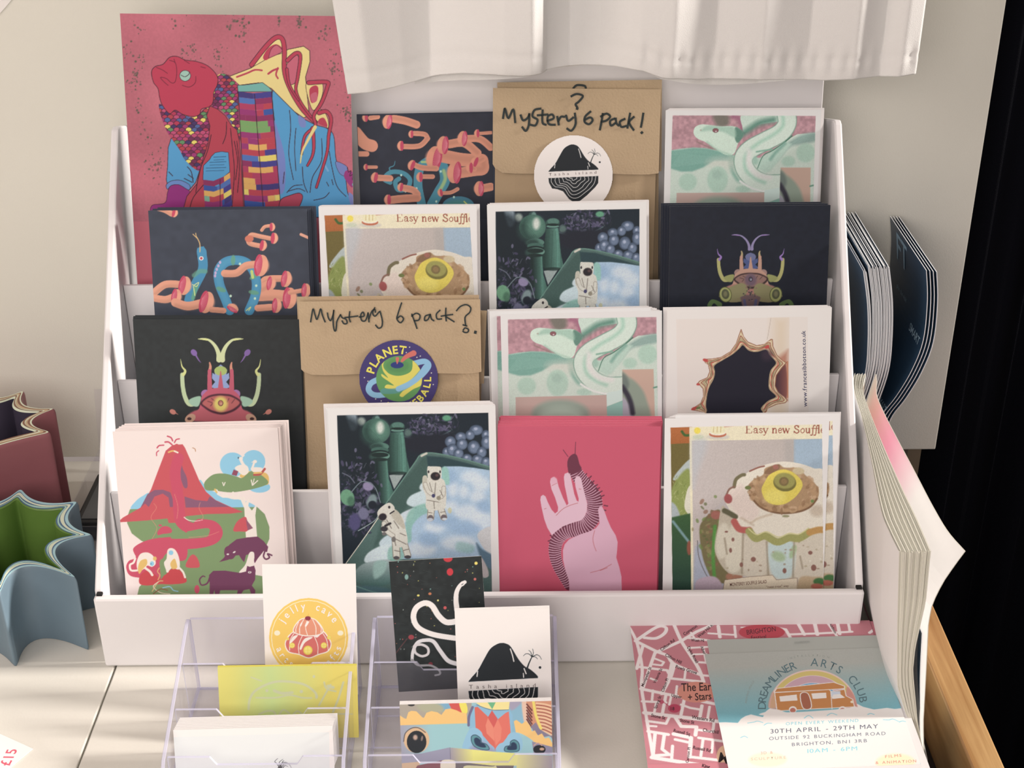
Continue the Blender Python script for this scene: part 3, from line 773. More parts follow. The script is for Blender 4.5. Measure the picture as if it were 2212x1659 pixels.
    A.poly([(700,800),(890,560),(960,480),(1000,500),(960,700),(820,900),(640,1120),(560,1200)], (62,88,80), True, soft=30)
    A.poly([(985,470),(1120,480),(1320,530),(1520,590),(1520,640),(1130,570),(1000,575)], (42,66,70), False, soft=14)
    A.line([(640,880),(880,540),(930,468),(992,446),(1100,456),(1300,500),(1520,566)], 10, (96,132,116), soft=4); A.line([(945,470),(985,450)], 18, (206,190,170), soft=8)
    # ice and pillows
    A.poly([(1130,556),(1250,555),(1380,568),(1520,590),(1530,1300),(1300,1300),(850,1310),(640,1310),(640,1180),(760,1060),(800,930),(900,900),(1000,760),(1090,620)], (164,184,204), False, soft=8)
    for e in ((1350,640,80,50),(1430,700,70,60),(1200,740,40,60),(1290,760,40,50),(1330,930,120,60),(1440,1000,90,70),(1050,1050,80,50),(940,1230,120,60),(1250,1180,140,60),(1180,880,60,40),(1400,800,60,50)): A.ell(*e, (214,212,216), soft=50, alpha=.75)
    for e in ((1180,640,50,60),(1450,880,60,50),(1130,1000,120,40),(1300,1060,130,50),(1000,1150,80,60),(1480,1150,40,80),(1100,780,50,60)): A.ell(*e, (140,166,196), soft=50, alpha=.7)
    A.poly([(1110,570),(1160,575),(1172,690),(1150,705),(1120,690)], (142,188,172), True, soft=14)
    for P_, c in (([(825,860),(850,800),(930,760),(1000,740),(1000,880),(900,890)], (196,206,206)), ([(770,950),(860,900),(890,900),(860,990),(800,1010)], (200,204,206)), ([(600,1180),(660,1120),(740,1110),(740,1220),(640,1230)], (192,202,204)), ([(480,1330),(510,1260),(620,1200),(700,1200),(690,1310),(560,1350)], (204,210,210)), ([(930,740),(950,690),(1010,690),(1010,780)], (200,206,206))): A.poly(P_, c, True, soft=12)
    A.poly([(880,890),(990,860),(1000,930),(940,960),(870,1040),(860,1160),(820,1160),(820,980)], (130,178,158), True, soft=16, alpha=.85); A.poly([(680,1220),(780,1190),(800,1300),(680,1330)], (130,178,158), True, soft=16, alpha=.8); A.poly([(1240,1170),(1370,1200),(1350,1260),(1230,1240)], (140,180,172), True, soft=30, alpha=.7)
    A.poly([(1400,1130),(1440,1070),(1530,1060),(1530,1280),(1470,1250)], (200,190,186), True, soft=12); A.poly([(1390,1180),(1440,1230),(1530,1290),(1530,1400),(1440,1330)], (84,110,128), True, soft=20)
    A.poly([(400,1420),(470,1350),(600,1320),(690,1320),(720,1400),(690,1500),(560,1535),(420,1500)], lambda x, y: np.array((170,178,174))*(1-y)+np.array((60,96,88))*y, True, soft=12)
    A.poly([(560,1340),(660,1330),(640,1420),(560,1470)], (150,178,166), True, soft=20); A.poly([(400,1540),(700,1560),(900,1720),(380,1720)], (80,110,116), True, soft=30); A.line([(410,1530),(560,1580),(680,1590)], 10, (110,150,140), soft=5)
    A.poly([(1430,1300),(1480,1380),(1490,1450),(1440,1450)], (190,170,165), True, soft=10)
    # violets and leaf
    petals(410, 660, 80, 70, 60, lambda x, y: x < 560 and x+y*.3 < 760); petals(430, 880, 100, 130, 190, lambda x, y: x < 900-y*.33 and y < 1130)
    A.line([(375,520),(380,590)], 10, (66,58,92), w2=4); A.line([(300,610),(360,640),(400,690)], 8, (100,100,116))
    A.ell(340, 808, 56, 66, (100,150,112), -20, soft=8); A.ell(370, 840, 30, 40, (70,112,84), soft=20)
    A.ell(510, 718, 44, 36, (140,122,156), 15, soft=12); A.ell(540, 840, 40, 60, (120,134,134), 20, soft=20); A.ell(470, 940, 44, 50, (112,106,134), soft=16); A.ell(545, 870, 36, 34, (28,34,46), soft=12)
    A.line([(370,770),(460,680),(560,720),(610,850)], 8, (110,120,126), soft=3); A.line([(430,1080),(560,1000),(600,940)], 7, (150,160,156), soft=3); A.line([(330,1345),(470,1150),(600,965)], 7, (222,206,182), soft=2)
    A.ell(400, 1010, 50, 70, (78,70,112), soft=20)
    # astronauts
    S, SD, SH = (214,200,182), (150,132,116), (58,50,52)
    def limb(L, w): A.line(L, w, SD, soft=3); A.line(L, w*.78, S, soft=6)
    limb([(1025,880),(1018,975)], 62); limb([(1095,880),(1125,970)], 60)
    A.poly([(990,650),(1110,655),(1142,720),(1145,850),(1120,905),(990,905),(980,800),(955,720)], S, True, soft=4); A.poly([(955,640),(990,640),(985,740),(955,730)], (196,182,160), True, soft=4)
    limb([(975,700),(1000,760),(1040,785)], 38); limb([(1125,730),(1120,790),(1085,815)], 36)
    for L in ([(1010,690),(1030,760)], [(1060,690),(1050,800)], [(1045,840),(1050,900)], [(990,830),(1100,850)], [(1095,750),(1120,800)], [(1000,930),(1030,935)], [(1100,930),(1135,925)]): A.line(L, 7, (120,104,92), soft=4, alpha=.8)
    A.ell(1042, 795, 14, 16, (70,66,104)); A.ell(1085, 812, 18, 16, (150,134,112)); A.ell(1018, 975, 24, 24, (112,96,98), soft=4); A.ell(1015, 990, 24, 14, (190,186,190)); A.ell(1126, 970, 24, 22, (110,94,96), soft=4); A.ell(1132, 984, 20, 10, (200,196,196))
    A.poly([(993,562),(1020,556),(1090,558),(1106,575),(1106,640),(1090,665),(1010,665),(995,640)], S, True, soft=3); A.ell(1058, 636, 39, 33, (44,38,42), outline=(120,104,96), ow=5); A.ell(1070, 628, 14, 12, (90,62,62), soft=8)
    for x in (1002, 1096): A.ell(x, 600, 7, 12, SH, soft=4)
    A.line([(1060,820),(1130,880),(1180,930)], 5, (220,210,190), soft=2); A.ell(1175, 915, 16, 24, (200,190,150), soft=6)
    limb([(735,1170),(742,1290)], 66); limb([(800,1170),(832,1280)], 60)
    A.poly([(640,985),(720,925),(785,960),(812,1050),(828,1190),(720,1210),(700,1110),(630,1100),(618,1050)], S, True, soft=4); A.poly([(700,900),(760,930),(810,1040),(790,1060),(700,960)], (190,174,152), True, soft=6)
    limb([(640,1020),(660,1080),(710,1120)], 44)
    for L in ([(720,1000),(760,1060)], [(720,1130),(735,1200)], [(660,990),(700,1060)], [(770,1100),(815,1120)], [(725,1240),(770,1250)], [(800,1240),(840,1230)], [(740,1150),(820,1190)]): A.line(L, 8, (116,100,88), soft=4, alpha=.8)
    A.line([(650,1040),(690,1020)], 20, SH, soft=4); A.ell(640, 1065, 30, 22, (60,54,58), soft=6); A.ell(640, 1105, 18, 14, (110,100,96)); A.ell(718, 1150, 18, 22, (120,108,100), soft=6)
    A.poly([(585,930),(620,885),(680,852),(720,880),(722,920),(690,955),(645,995),(600,975)], S, True, soft=3); A.ell(628, 968, 33, 29, (44,38,44), -20, outline=(120,104,96), ow=5); A.ell(682, 888, 10, 12, SH); A.line([(690,940),(720,920)], 12, SH, soft=4)
    A.ell(740, 1300, 24, 14, (84,76,78)); A.ell(832, 1294, 28, 14, (74,68,70))
    A.cut = A.mask_poly(Q); A.grain(.05, 1.2, 8, A.cut); A.cut = None
    return A.mesh('astronaut_print')
def text_fit(A, txt, x0, y0, x1, y1, size, col, space=.0, weight=0.0):
    chars = list(txt) if space else [txt]; adv = 0
    for ch in chars:
        if ch == ' ' : adv += .35+space; continue
        adv += glyphs(ch, weight)[2]+space
    L = math.hypot(x1-x0, y1-y0)
    A.text(txt, x0, y0, size, col, rot=math.degrees(math.atan2(y1-y0, x1-x0)), sx=L/(adv*size/.7), space=space, weight=weight)
def serif(A, txt, x, y, h, col, sx=1.0):
    """high-contrast serif lettering drawn with thick stems and thin joins; y = baseline, h = x-height"""
    T, N = h*.26, h*.09
    def st(x0, y0, x1, y1, w): A.line([(x+x0*h*sx, y-y0*h), (x+x1*h*sx, y-y1*h)], w, col, False)
    def cv(P, w, w2=None): A.line([(x+a*h*sx, y-b*h) for a, b in P], w, col, True, w2=w2)
    for ch in txt:
        if ch == 'E':
            st(.15, 0, .15, 1.55, T); st(-.1, 0, .85, 0, N); st(-.05, 1.55, .8, 1.55, N); st(.15, .78, .6, .78, N); st(.85, 0, .92, .35, N*1.4); st(.8, 1.55, .84, 1.25, N*1.4); adv = 1.12
        elif ch == 'a': cv([(.1, .75), (.3, .98), (.52, .85), (.54, .5), (.54, .1), (.68, .0)], T*.8); cv([(.5, .55), (.2, .5), (.08, .2), (.25, 0), (.5, .2)], T*.55); adv = .82
        elif ch == 's': cv([(.52, .78), (.35, .97), (.12, .8), (.3, .52), (.54, .28), (.35, .02), (.08, .2)], T*.6); adv = .68
        elif ch == 'y': cv([(.05, .95), (.2, .4), (.36, .05)], T*.9); cv([(.66, .95), (.38, .05), (.2, -.45), (.02, -.4)], N*1.6); st(-.05, .95, .25, .95, N); st(.5, .95, .8, .95, N); adv = .84
        elif ch == 'n': st(.15, 0, .15, .95, T); cv([(.2, .7), (.42, .97), (.6, .75), (.6, 0)], T*.8); st(0, .95, .2, .95, N); st(0, 0, .3, 0, N); st(.46, 0, .76, 0, N); adv = .90
        elif ch == 'e': cv([(.1, .52), (.52, .58), (.44, .95), (.2, .9), (.08, .45), (.25, .03), (.55, .2)], T*.62); adv = .70
        elif ch == 'w': cv([(.05, .95), (.3, .02)], T); cv([(.3, .02), (.52, .9)], N*1.6); cv([(.5, .95), (.76, .02)], T); cv([(.76, .02), (1.0, .95)], N*1.6); st(-.05, .95, .2, .95, N); st(.88, .95, 1.1, .95, N); adv = 1.2
        elif ch == 'S': cv([(.72, 1.2), (.5, 1.56), (.15, 1.35), (.3, .9), (.68, .62), (.75, .2), (.4, -.02), (.08, .35)], T*.85); st(.74, 1.55, .74, 1.15, N*1.4); st(.05, .0, .05, .4, N*1.4); adv = 1.0
        elif ch == 'o': cv([(.35, .98), (.08, .6), (.12, .2), (.35, .0), (.6, .35), (.55, .8), (.35, .98)], T*.6); adv = .76
        elif ch == 'u': cv([(.15, .95), (.15, .3), (.3, .02), (.55, .2)], T*.85); st(.6, 0, .6, .95, T); st(0, .95, .2, .95, N); st(.45, .95, .65, .95, N); adv = .88
        elif ch == 'f': cv([(.62, 1.5), (.45, 1.62), (.3, 1.2), (.24, .3), (.12, -.45), (-.12, -.4)], T*.75); st(.05, .95, .55, .95, N*1.3); adv = .50
        elif ch == 'l': st(.15, 0, .15, 1.6, T); st(0, 0, .3, 0, N); adv = .40
        else: adv = .48
        x += adv*h*sx
    return x

def art_souffle(sh):
    A = Art(sh, 132, (230, 214, 206), .34).crop(1420, 870, 460/1775)
    Q = [(110,206),(1372,180),(1386,1700),(128,1700)]; A.cut = A.mask_poly(Q); r = random.Random(4)
    A.poly([(90,150),(290,150),(300,1720),(90,1720)], (112,94,46))
    A.poly([(90,150),(290,150),(290,335),(90,345)], lambda x, y: np.array((192,104,54))*(1-y)+np.array((170,92,44))*y)
    A.line([(205,240),(230,270),(270,270)], 22, (64,96,44), soft=8)
    A.poly([(130,640),(180,560),(280,470),(280,620),(190,640)], (176,178,172), True, soft=10)
    A.poly([(110,760),(160,640),(270,560),(280,900),(200,960),(120,900)], (138,144,72), True, soft=20)
    for _ in range(40): x, y = r.uniform(120, 270), r.uniform(600, 930); A.line([(x, y), (x+r.uniform(-20, 20), y+r.uniform(10, 40))], 6, r.choice(((176,172,110),(110,120,52),(150,156,86))), False, soft=3, alpha=.7)
    A.poly([(225,860),(245,740),(270,690),(290,700),(290,940),(250,920)], (216,202,178), True, soft=8)
    A.poly([(90,830),(150,850),(190,960),(120,960)], (166,168,166), True, soft=14)
    A.poly([(100,960),(280,920),(300,1720),(100,1720)], lambda x, y: np.array((58,92,50))*(1-y)+np.array((34,62,56))*y, False, soft=14)
    A.line([(130,990),(200,1080),(270,1170)], 22, (120,150,150), soft=12); A.ell(265, 1210, 20, 60, (150,80,60), soft=14)
    # magazine page
    A.poly([(266,150),(1400,130),(1420,1720),(284,1720)], (232,212,176)); A.poly([(288,318),(1400,300),(1420,1720),(304,1720)], (190,172,166))
    A.poly([(288,318),(1140,305),(1140,640),(560,800),(420,940),(304,1300)], lambda x, y: np.array((196,176,168))*(1-x*.35)+np.array((170,150,135))*x*.35, False, soft=6)
    A.poly([(288,318),(420,318),(330,600),(296,700)], (184,182,184), True, soft=60, alpha=.6)
    A.poly([(1136,306),(1400,300),(1400,640),(1136,560)], (158,172,186), False, soft=8); A.poly([(1060,306),(1140,306),(1140,520),(1060,500)], (172,158,150), False, soft=40, alpha=.6)
    A.ell(333, 232, 27, 27, (238,206,72), soft=8); A.ell(340, 286, 46, 17, (200,196,168), soft=8); A.ell(505, 285, 95, 24, (206,190,172), soft=16); A.ell(503, 262, 72, 27, (196,104,74), soft=4); A.ell(503, 250, 66, 22, (236,222,196), soft=5)
    A.poly([(455,190),(550,188),(562,245),(500,262),(446,245)], (232,214,170), True, soft=6)
    for x in (470, 500, 530): A.line([(x, 195), (x-3, 245)], 6, (204,170,110), False, soft=3)
    A.line([(560,200),(640,190),(700,180)], 12, (214,160,130), soft=6)
    serif(A, 'Easy new Souffle', 738, 252, 40, (156, 70, 54), 1.38)
    # plate and lettuce
    A.poly([(310,1260),(340,1180),(420,1100),(520,1400),(620,1600),(420,1720),(310,1720)], (168,166,178), True, soft=20); A.line([(335,1150),(345,1280),(400,1420),(470,1520)], 8, (120,110,110), soft=4)
    A.poly([(350,1060),(380,980),(450,915),(520,895),(540,1000),(500,1100),(490,1250),(580,1400),(640,1500),(480,1490),(410,1380),(370,1250)], (120,104,66), True, soft=12)
    for _ in range(50):
        x, y = r.gauss(440, 50), r.gauss(1130, 150); A.ell(x, y, r.uniform(10, 28), r.uniform(8, 18), r.choice(((150,130,84),(96,100,56),(140,94,70),(110,128,60))), r.uniform(0, 180), soft=8, alpha=.7)
    A.line([(480,1030),(470,1180),(465,1300),(475,1450)], 30, (84,140,58), soft=14); A.ell(490, 935, 46, 36, (166,96,82), soft=14)
    A.poly([(330,1480),(480,1450),(540,1560),(340,1600)], (186,156,166), True, soft=14); A.ell(640, 1450, 70, 40, (170,110,84), soft=20)
    # cake side
    A.poly([(540,860),(620,950),(760,1050),(1400,1050),(1410,1500),(1100,1470),(700,1440),(570,1400),(480,1240),(500,1080)], (190,170,146), True, soft=8)
    for e in ((545,1150,60,150),(640,1200,70,210),(640,1310,70,110)): A.ell(*e, (212,194,170), 5, soft=26)
    for q in ([(715,1120),(905,1150),(900,1430),(730,1440)], [(920,1170),(1135,1170),(1125,1450),(950,1450)], [(1145,1130),(1400,1080),(1400,1480),(1150,1460)]): A.poly(q, (206,186,164), True, soft=24)
    A.poly([(925,1170),(1135,1165),(1120,1440),(960,1440)], (188,196,190), True, soft=30); A.ell(1010, 1280, 60, 40, (150,166,110), 20, soft=30, alpha=.7); A.ell(1130, 1240, 24, 60, (150,170,110), 20, soft=20, alpha=.7)
    for q in ([(715,1080),(705,1420)], [(910,1160),(925,1440)], [(1140,1160),(1130,1450)], [(580,1260),(560,1130)], [(1190,1280),(1210,1380)]): A.line(q, 16, (150,128,104), soft=12, alpha=.7)
    for e in ((800,1305,21,20),(1275,1250,18,16),(1303,1375,22,26),(1060,1400,16,22),(610,1230,12,20),(630,1140,12,16),(575,1075,14,8),(700,1350,14,20)): A.ell(*e, (140,90,78), soft=8)
    for _ in range(26): A.ell(r.uniform(560, 1380), r.uniform(1150, 1440), r.uniform(6, 14), r.uniform(5, 10), r.choice(((170,148,116),(150,120,96),(222,206,184))), soft=6, alpha=.7)
    # frosting top
    A.poly([(560,810),(590,745),(640,700),(670,640),(740,590),(800,550),(900,515),(1040,490),(1180,505),(1300,545),(1400,600),(1420,1050),(1290,1060),(1240,1110),(1150,1100),(1080,1130),(1000,1150),(930,1100),(830,1110),(770,1050),(680,1030),(640,980),(600,890)], (224,205,184), True, soft=5)
    A.poly([(590,760),(700,680),(780,800),(850,900),(800,980),(700,960),(610,860)], (222,192,178), True, soft=40, alpha=.8)
    A.line([(640,700),(655,640),(700,605),(725,600)], 30, (118,104,72), soft=8); A.line([(575,770),(600,720),(640,700)], 16, (140,96,80), soft=8); A.ell(590, 800, 34, 40, (168,80,78), -10, soft=10); A.line([(560,900),(600,920),(650,950)], 46, (96,88,62), soft=12); A.line([(770,570),(840,540),(890,528)], 14, (150,90,76), soft=6)
    A.line([(640,990),(680,1050),(740,1062),(765,1060)], 56, (188,88,80), soft=12)
    A.line([(765,1070),(820,1130),(900,1110),(1000,1160),(1100,1125),(1180,1130),(1265,1080)], 66, (158,150,84), soft=10); A.line([(1270,1080),(1340,1060),(1410,1060)], 60, (190,136,72), soft=12)
    A.line([(760,1050),(830,1100),(910,1075),(1010,1120),(1100,1088),(1180,1095),(1260,1045)], 10, (206,190,130), soft=6)
    A.line([(780,1000),(850,960),(950,930)], 20, (206,180,154), soft=16); A.line([(700,960),(800,1020)], 20, (190,160,136), soft=16, alpha=.6); A.ell(1330, 900, 60, 50, (190,164,140), soft=40, alpha=.8); A.ell(1070, 945, 30, 10, (150,140,100), soft=8)
    # filling ring, egg, olive
    A.poly([(760,720),(790,650),(880,600),(900,545),(1010,515),(1060,540),(1180,545),(1230,600),(1290,650),(1345,720),(1330,810),(1260,880),(1150,915),(1020,922),(900,890),(800,820)], (176,134,96), True, soft=8)
    A.line([(770,770),(860,870),(1000,918),(1160,912),(1270,870),(1330,800)], 16, (124,84,56), soft=10)
    for _ in range(90):
        t = r.uniform(0, 6.28); rr = r.uniform(.72, 1.0); x, y = 1050+285*rr*math.cos(t), 735+175*rr*math.sin(t)
        A.ell(x, y, r.uniform(12, 34), r.uniform(8, 20), r.choice(((196,154,114),(160,118,82),(186,140,100),(146,104,70),(204,160,124))), r.uniform(0, 180), soft=10, alpha=.7)
    A.poly([(890,590),(930,540),(1010,512),(1020,545),(960,590)], (140,100,70), True, soft=10); A.ell(985, 535, 24, 20, (166,100,84), soft=8); A.ell(755, 708, 26, 16, (112,116,62), soft=6); A.ell(1292, 820, 14, 14, (110,130,70), soft=6); A.ell(1175, 570, 50, 30, (206,180,140), soft=14)
    A.poly([(868,725),(900,650),(935,600),(1000,566),(1060,556),(1130,580),(1195,640),(1208,700),(1160,775),(1090,830),(1030,850),(960,846),(900,810)], (226,196,76), True, soft=6); A.ell(980, 780, 90, 60, (236,212,104), soft=50, alpha=.6)
    A.ell(1062, 665, 96, 74, (120,108,52), 6, soft=8); A.ell(1060, 650, 88, 66, (160,148,76), 6, soft=12); A.ell(1055, 656, 40, 38, (128,104,62), soft=8); A.ell(1055, 656, 24, 22, (150,116,72), soft=8)
    # recipe card at the foot
    A.poly([(560,1478),(770,1450),(960,1436),(992,1476),(1165,1460),(1172,1600),(540,1600)], (222,196,168), outline=(130,100,84), ow=4)
    text_fit(A, 'MONTEREY SOUFFLE SALAD', 604, 1530, 912, 1503, 28, (112, 70, 60), weight=.008)
    text_fit(A, '"meat treat" way', 908, 1546, 1094, 1534, 20, (120, 80, 66))
    A.poly([(1180,1470),(1300,1450),(1400,1480),(1400,1700),(1180,1700)], (190,156,120), True, soft=20); A.ell(1350, 1490, 50, 30, (70,112,60), soft=14); A.ell(1330, 1530, 50, 24, (190,100,80), soft=14)
    A.grain(.05, 1.0, 6, A.cut); A.cut = None
    return A.mesh('souffle_print')

def art_starpot(sh):
    A = Art(sh, 72, (228, 211, 201), .34).crop(1420, 640, 460/2212)
    Q = [(195,238),(1560,214),(1572,1300),(210,1300)]; A.cut = A.mask_poly(Q)
    A.poly(Q, (226,205,193), soft=6)
    A.poly([(1200,214),(1370,214),(1360,1300),(1150,1300)], (216,186,156), False, soft=150, alpha=.75); A.poly([(1250,640),(1355,560),(1352,1080),(1250,1000)], (178,104,80), False, soft=60, alpha=.8); A.line([(1350,680),(1352,1050)], 14, (190,110,76), soft=10)
    A.poly([(1372,214),(1570,214),(1572,1300),(1362,1300)], (226,206,194)); A.line([(1180,224),(1150,400),(1140,450)], 4, (176,150,136), soft=2)
    A.poly([(1330,700),(1240,810),(1230,950),(1340,1060)], lambda x, y: np.array((62,36,48))*(1-x)+np.array((150,84,72))*x, True, soft=10)
    O = [(870,345),(895,420),(940,475),(1030,512),(1110,500),(1182,446),(1196,450),(1200,520),(1240,610),(1300,670),(1340,688),(1290,745),(1235,820),(1222,930),(1260,1010),(1320,1050),(1350,1078),(1330,1105),(1240,1120),(1150,1160),(1110,1230),(560,1230),(480,1200),(360,1180),(372,1165),(450,1110),(480,1040),(475,960),(440,920),(410,915),(440,880),(520,845),(545,780),(530,710),(500,690),(480,655),(560,652),(660,635),(760,575),(820,490),(850,400)]
    I = [(890,505),(950,560),(1030,575),(1130,553),(1170,610),(1235,690),(1180,770),(1162,860),(1165,960),(1235,1040),(1150,1090),(1080,1160),(1060,1230),(560,1230),(510,1180),(505,1090),(530,960),(580,860),(595,790),(590,720),(680,660),(780,600),(850,540)]
    A.poly(O, (206,174,134), False, outline=(150,84,60), ow=8)
    O_, I_ = np.array(catmull(O, 4, True)), np.array(catmull(I, 6, True))
    # stripes run between the outer and inner outlines, matched by angle
    c = np.array((850, 830.))
    def by_ang(Pn):
        a = np.arctan2(Pn[:, 1]-c[1], Pn[:, 0]-c[0]); k = np.argsort(a); return a[k], np.hypot(*(Pn-c).T)[k]
    ao, ro = by_ang(O_); ai, ri = by_ang(I_); tt = np.linspace(-3.14, 3.14, 150)
    RO, RI = np.interp(tt, ao, ro, period=6.2832), np.interp(tt, ai, ri, period=6.2832)
    for f, col, w in ((.16, (226,198,160), 9), (.3, (150,70,52), 9), (.46, (170,150,110), 12), (.6, (112,84,60), 9), (.72, (196,78,66), 13), (.84, (216,184,142), 12), (.95, (128,84,58), 6)):
        wob = .05*np.sin(tt*23+f*40); R_ = RO*(1-f-wob)+RI*(f+wob)
        A.line([(c[0]+q*math.cos(t), c[1]+q*math.sin(t)) for t, q in zip(tt, R_)], w, col, False, soft=3, alpha=.9)
    A.poly(I, (30, 28, 42), True, outline=(196,160,120), ow=6); A.ell(1140, 610, 60, 60, (70,46,60), soft=60, alpha=.6)
    for q in ((500,665,30,16,20), (385,1165,36,16,-20), (425,915,20,12,0), (1140,525,26,18,-30)): A.ell(*q[:4], (198,70,64), q[4], soft=8)
    A.ell(425, 1160, 26, 12, (110,120,70), -20, soft=8)
    A.cut = None
    text_fit(A, 'www.francesibbotson.co.uk', 1555, 1146, 1537, 352, 42, (66, 66, 92), space=.06, weight=.012)
    return A.mesh('star_pot_print')

def beast(A, C, fx, muted=False):
    """symmetrical eye creature; fx maps design coordinates (centre 0,0 at the eye) to crop units"""
    if muted:
        HORN, TIP, CL, PK, PK2, GRN_, BLU_, LOB, EYE, RIM, IR1, IR2, SHD = (140,124,160),(150,110,170),(176,164,98),(190,138,116),(170,112,98),(104,104,140),(74,84,130),(160,120,110),(146,104,92),(60,40,40),(112,84,96),(74,66,84),(150,146,84)
    else:
        HORN, TIP, CL, PK, PK2, GRN_, BLU_, LOB, EYE, RIM, IR1, IR2, SHD = (208,206,150),(214,208,128),(194,202,152),(206,88,106),(198,92,100),(172,184,98),(150,162,204),(172,112,164),(196,96,92),(84,40,52),(228,196,96),(196,112,92),(160,190,160)
    for sx in (-1, 1):
        def m(P): return [fx(sx*x, y) for x, y in P]
        k = fx(1, 0)[0]-fx(0, 0)[0]
        A.line(m([(18,-470),(24,-540),(60,-620),(120,-680),(190,-700),(245,-696)]), (62 if not muted else 40)*k, HORN, w2=4*k)
        A.line(m([(150,-690),(245,-696)]), (24 if not muted else 15)*k, TIP, w2=4*k)
        if not muted:
            A.ell(*fx(sx*290, -548), 40*k, 30*k, (134,96,160), sx*-50); A.line(m([(275,-530),(240,-470),(215,-440)]), 22*k, (134,96,160), w2=3*k)
            A.ell(*fx(sx*520, 95), 36*k, 26*k, (206,120,104), sx*-30); A.line(m([(500,100),(460,125)]), 16*k, (206,120,104), w2=3*k)
        A.line(m([(260,0),(340,10),(388,-70),(412,-190),(418,-310)]), 56*k, CL, w2=44*k); A.line(m([(405,-310),(385,-350),(420,-400),(435,-478)]), 38*k, TIP if not muted else (150,110,176), w2=3*k)
        A.poly(m([(215,-70),(300,-60),(350,-20),(300,30),(240,30)]), SHD, True, soft=10*k)
        A.poly(m([(0,-420),(70,-360),(62,-310),(90,-330),(95,-270),(60,-230),(110,-170),(0,-150)]), BLU_)
        A.ell(*fx(0, -350), 68*k, 50*k, GRN_, soft=6*k)
        A.line(m([(118,-150),(122,-300)]), 58*k, PK, w2=44*k); A.line(m([(120,-340),(112,-400),(120,-440)]), 40*k, (222,140,112) if not muted else (176,150,104), w2=14*k); A.line(m([(122,-300),(120,-350)]), 42*k, PK)
        A.ell(*fx(sx*165, -100), 48*k, 46*k, LOB)
    k = fx(1, 0)[0]-fx(0, 0)[0]
    def m(P): return [fx(x, y) for x, y in P]
    A.line(m([(0,-150),(0,-345)]), 66*k, PK, w2=10*k)
    A.poly(m([(-215,-20),(-200,-80),(-120,-150),(0,-165),(120,-150),(200,-80),(215,-20),(235,60),(300,170),(-300,170),(-235,60)]), PK, True)
    A.poly(m([(-240,70),(240,70),(330,190),(-330,190)]), PK2, True, soft=20*k)
    for sx in (-1, 1):
        A.ell(*fx(sx*330, 165), 62*k, 44*k, (206,150,122) if not muted else (150,146,84), sx*30); A.ell(*fx(sx*340, 170), 24*k, 16*k, (80,50,50))
    A.poly(m([(-222,0),(-150,-70),(-60,-98),(40,-100),(130,-84),(230,-10),(170,70),(80,112),(0,124),(-100,100),(-180,50)]), RIM, True, soft=14*k)
    A.poly(m([(-200,0),(-140,-54),(-50,-80),(40,-80),(120,-66),(206,-8),(150,54),(70,90),(0,98),(-90,80),(-160,40)]), EYE, True, soft=14*k)
    for q in ([(-140,-20),(-90,0),(-110,30)], [(150,-40),(120,0)], [(-100,-50),(-60,-20)], [(90,-50),(70,-10)]): A.line(m(q), 10*k, RIM, soft=8*k, alpha=.6)
    A.ell(*fx(0, 10), 76*k, 82*k, IR1, soft=40*k); A.ell(*fx(0, 0), 26*k, 30*k, IR2, outline=RIM, ow=6*k); A.ell(*fx(4, 6), 12*k, 14*k, (214,150,120) if not muted else (150,140,150), soft=6*k)
def art_beast1(sh):
    A = Art(sh, 76, (46, 48, 48), .34).crop(240, 640, 440/2212); A.grain(.06, 8, 3)
    beast(A, None, lambda x, y: (1190+x, 1160+y))
    return A.mesh('eye_creature_print')
def art_beast2(sh):
    A = Art(sh, 76, (27, 31, 43), .34).crop(1400, 420, 460/2212); A.grain(.06, 8, 4)
    fx = lambda x, y: (1065+x*.80, 880+y*(.66 if y < 0 else .8))
    for s_ in (-1, 1):
        A.poly([(1065+s_*150,1000),(1065+s_*330,1050),(1065+s_*210,1120),(1065+s_*40,1090)], (140,124,84), True); A.poly([(1065+s_*300,1130),(1065+s_*400,1090),(1065+s_*450,1150),(1065+s_*420,1180),(1065+s_*380,1130),(1065+s_*320,1180)], (86,108,58), True)
    A.poly([(960,960),(1170,960),(1120,1200),(1000,1200)], (112,84,84), True, soft=16)
    beast(A, None, fx, True)
    for s_ in (-1, 1):
        A.line([(1065+s_*100,990),(1065+s_*240,1045)], 150, (140,128,86), soft=10)
        A.ell(1065+s_*262, 1040, 62, 78, (160,156,90), s_*10, outline=(84,84,44), ow=8); A.ell(1065+s_*262, 1035, 40, 52, (84,84,58), s_*10, soft=6); A.ell(1065+s_*262, 1035, 20, 30, (120,112,76), soft=14)
    for _ in range(24): A.ell(1065+RNG.gauss(0, 50), 1040+RNG.gauss(0, 40), 9, 7, RNG.choice(((70,60,66),(96,90,70),(140,100,90))), soft=4)
    A.line([(1000,1100),(1010,1160)], 30, (84,78,110), soft=8); A.line([(1120,1100),(1110,1160)], 30, (84,78,110), soft=8)
    return A.mesh('eye_creature_print')

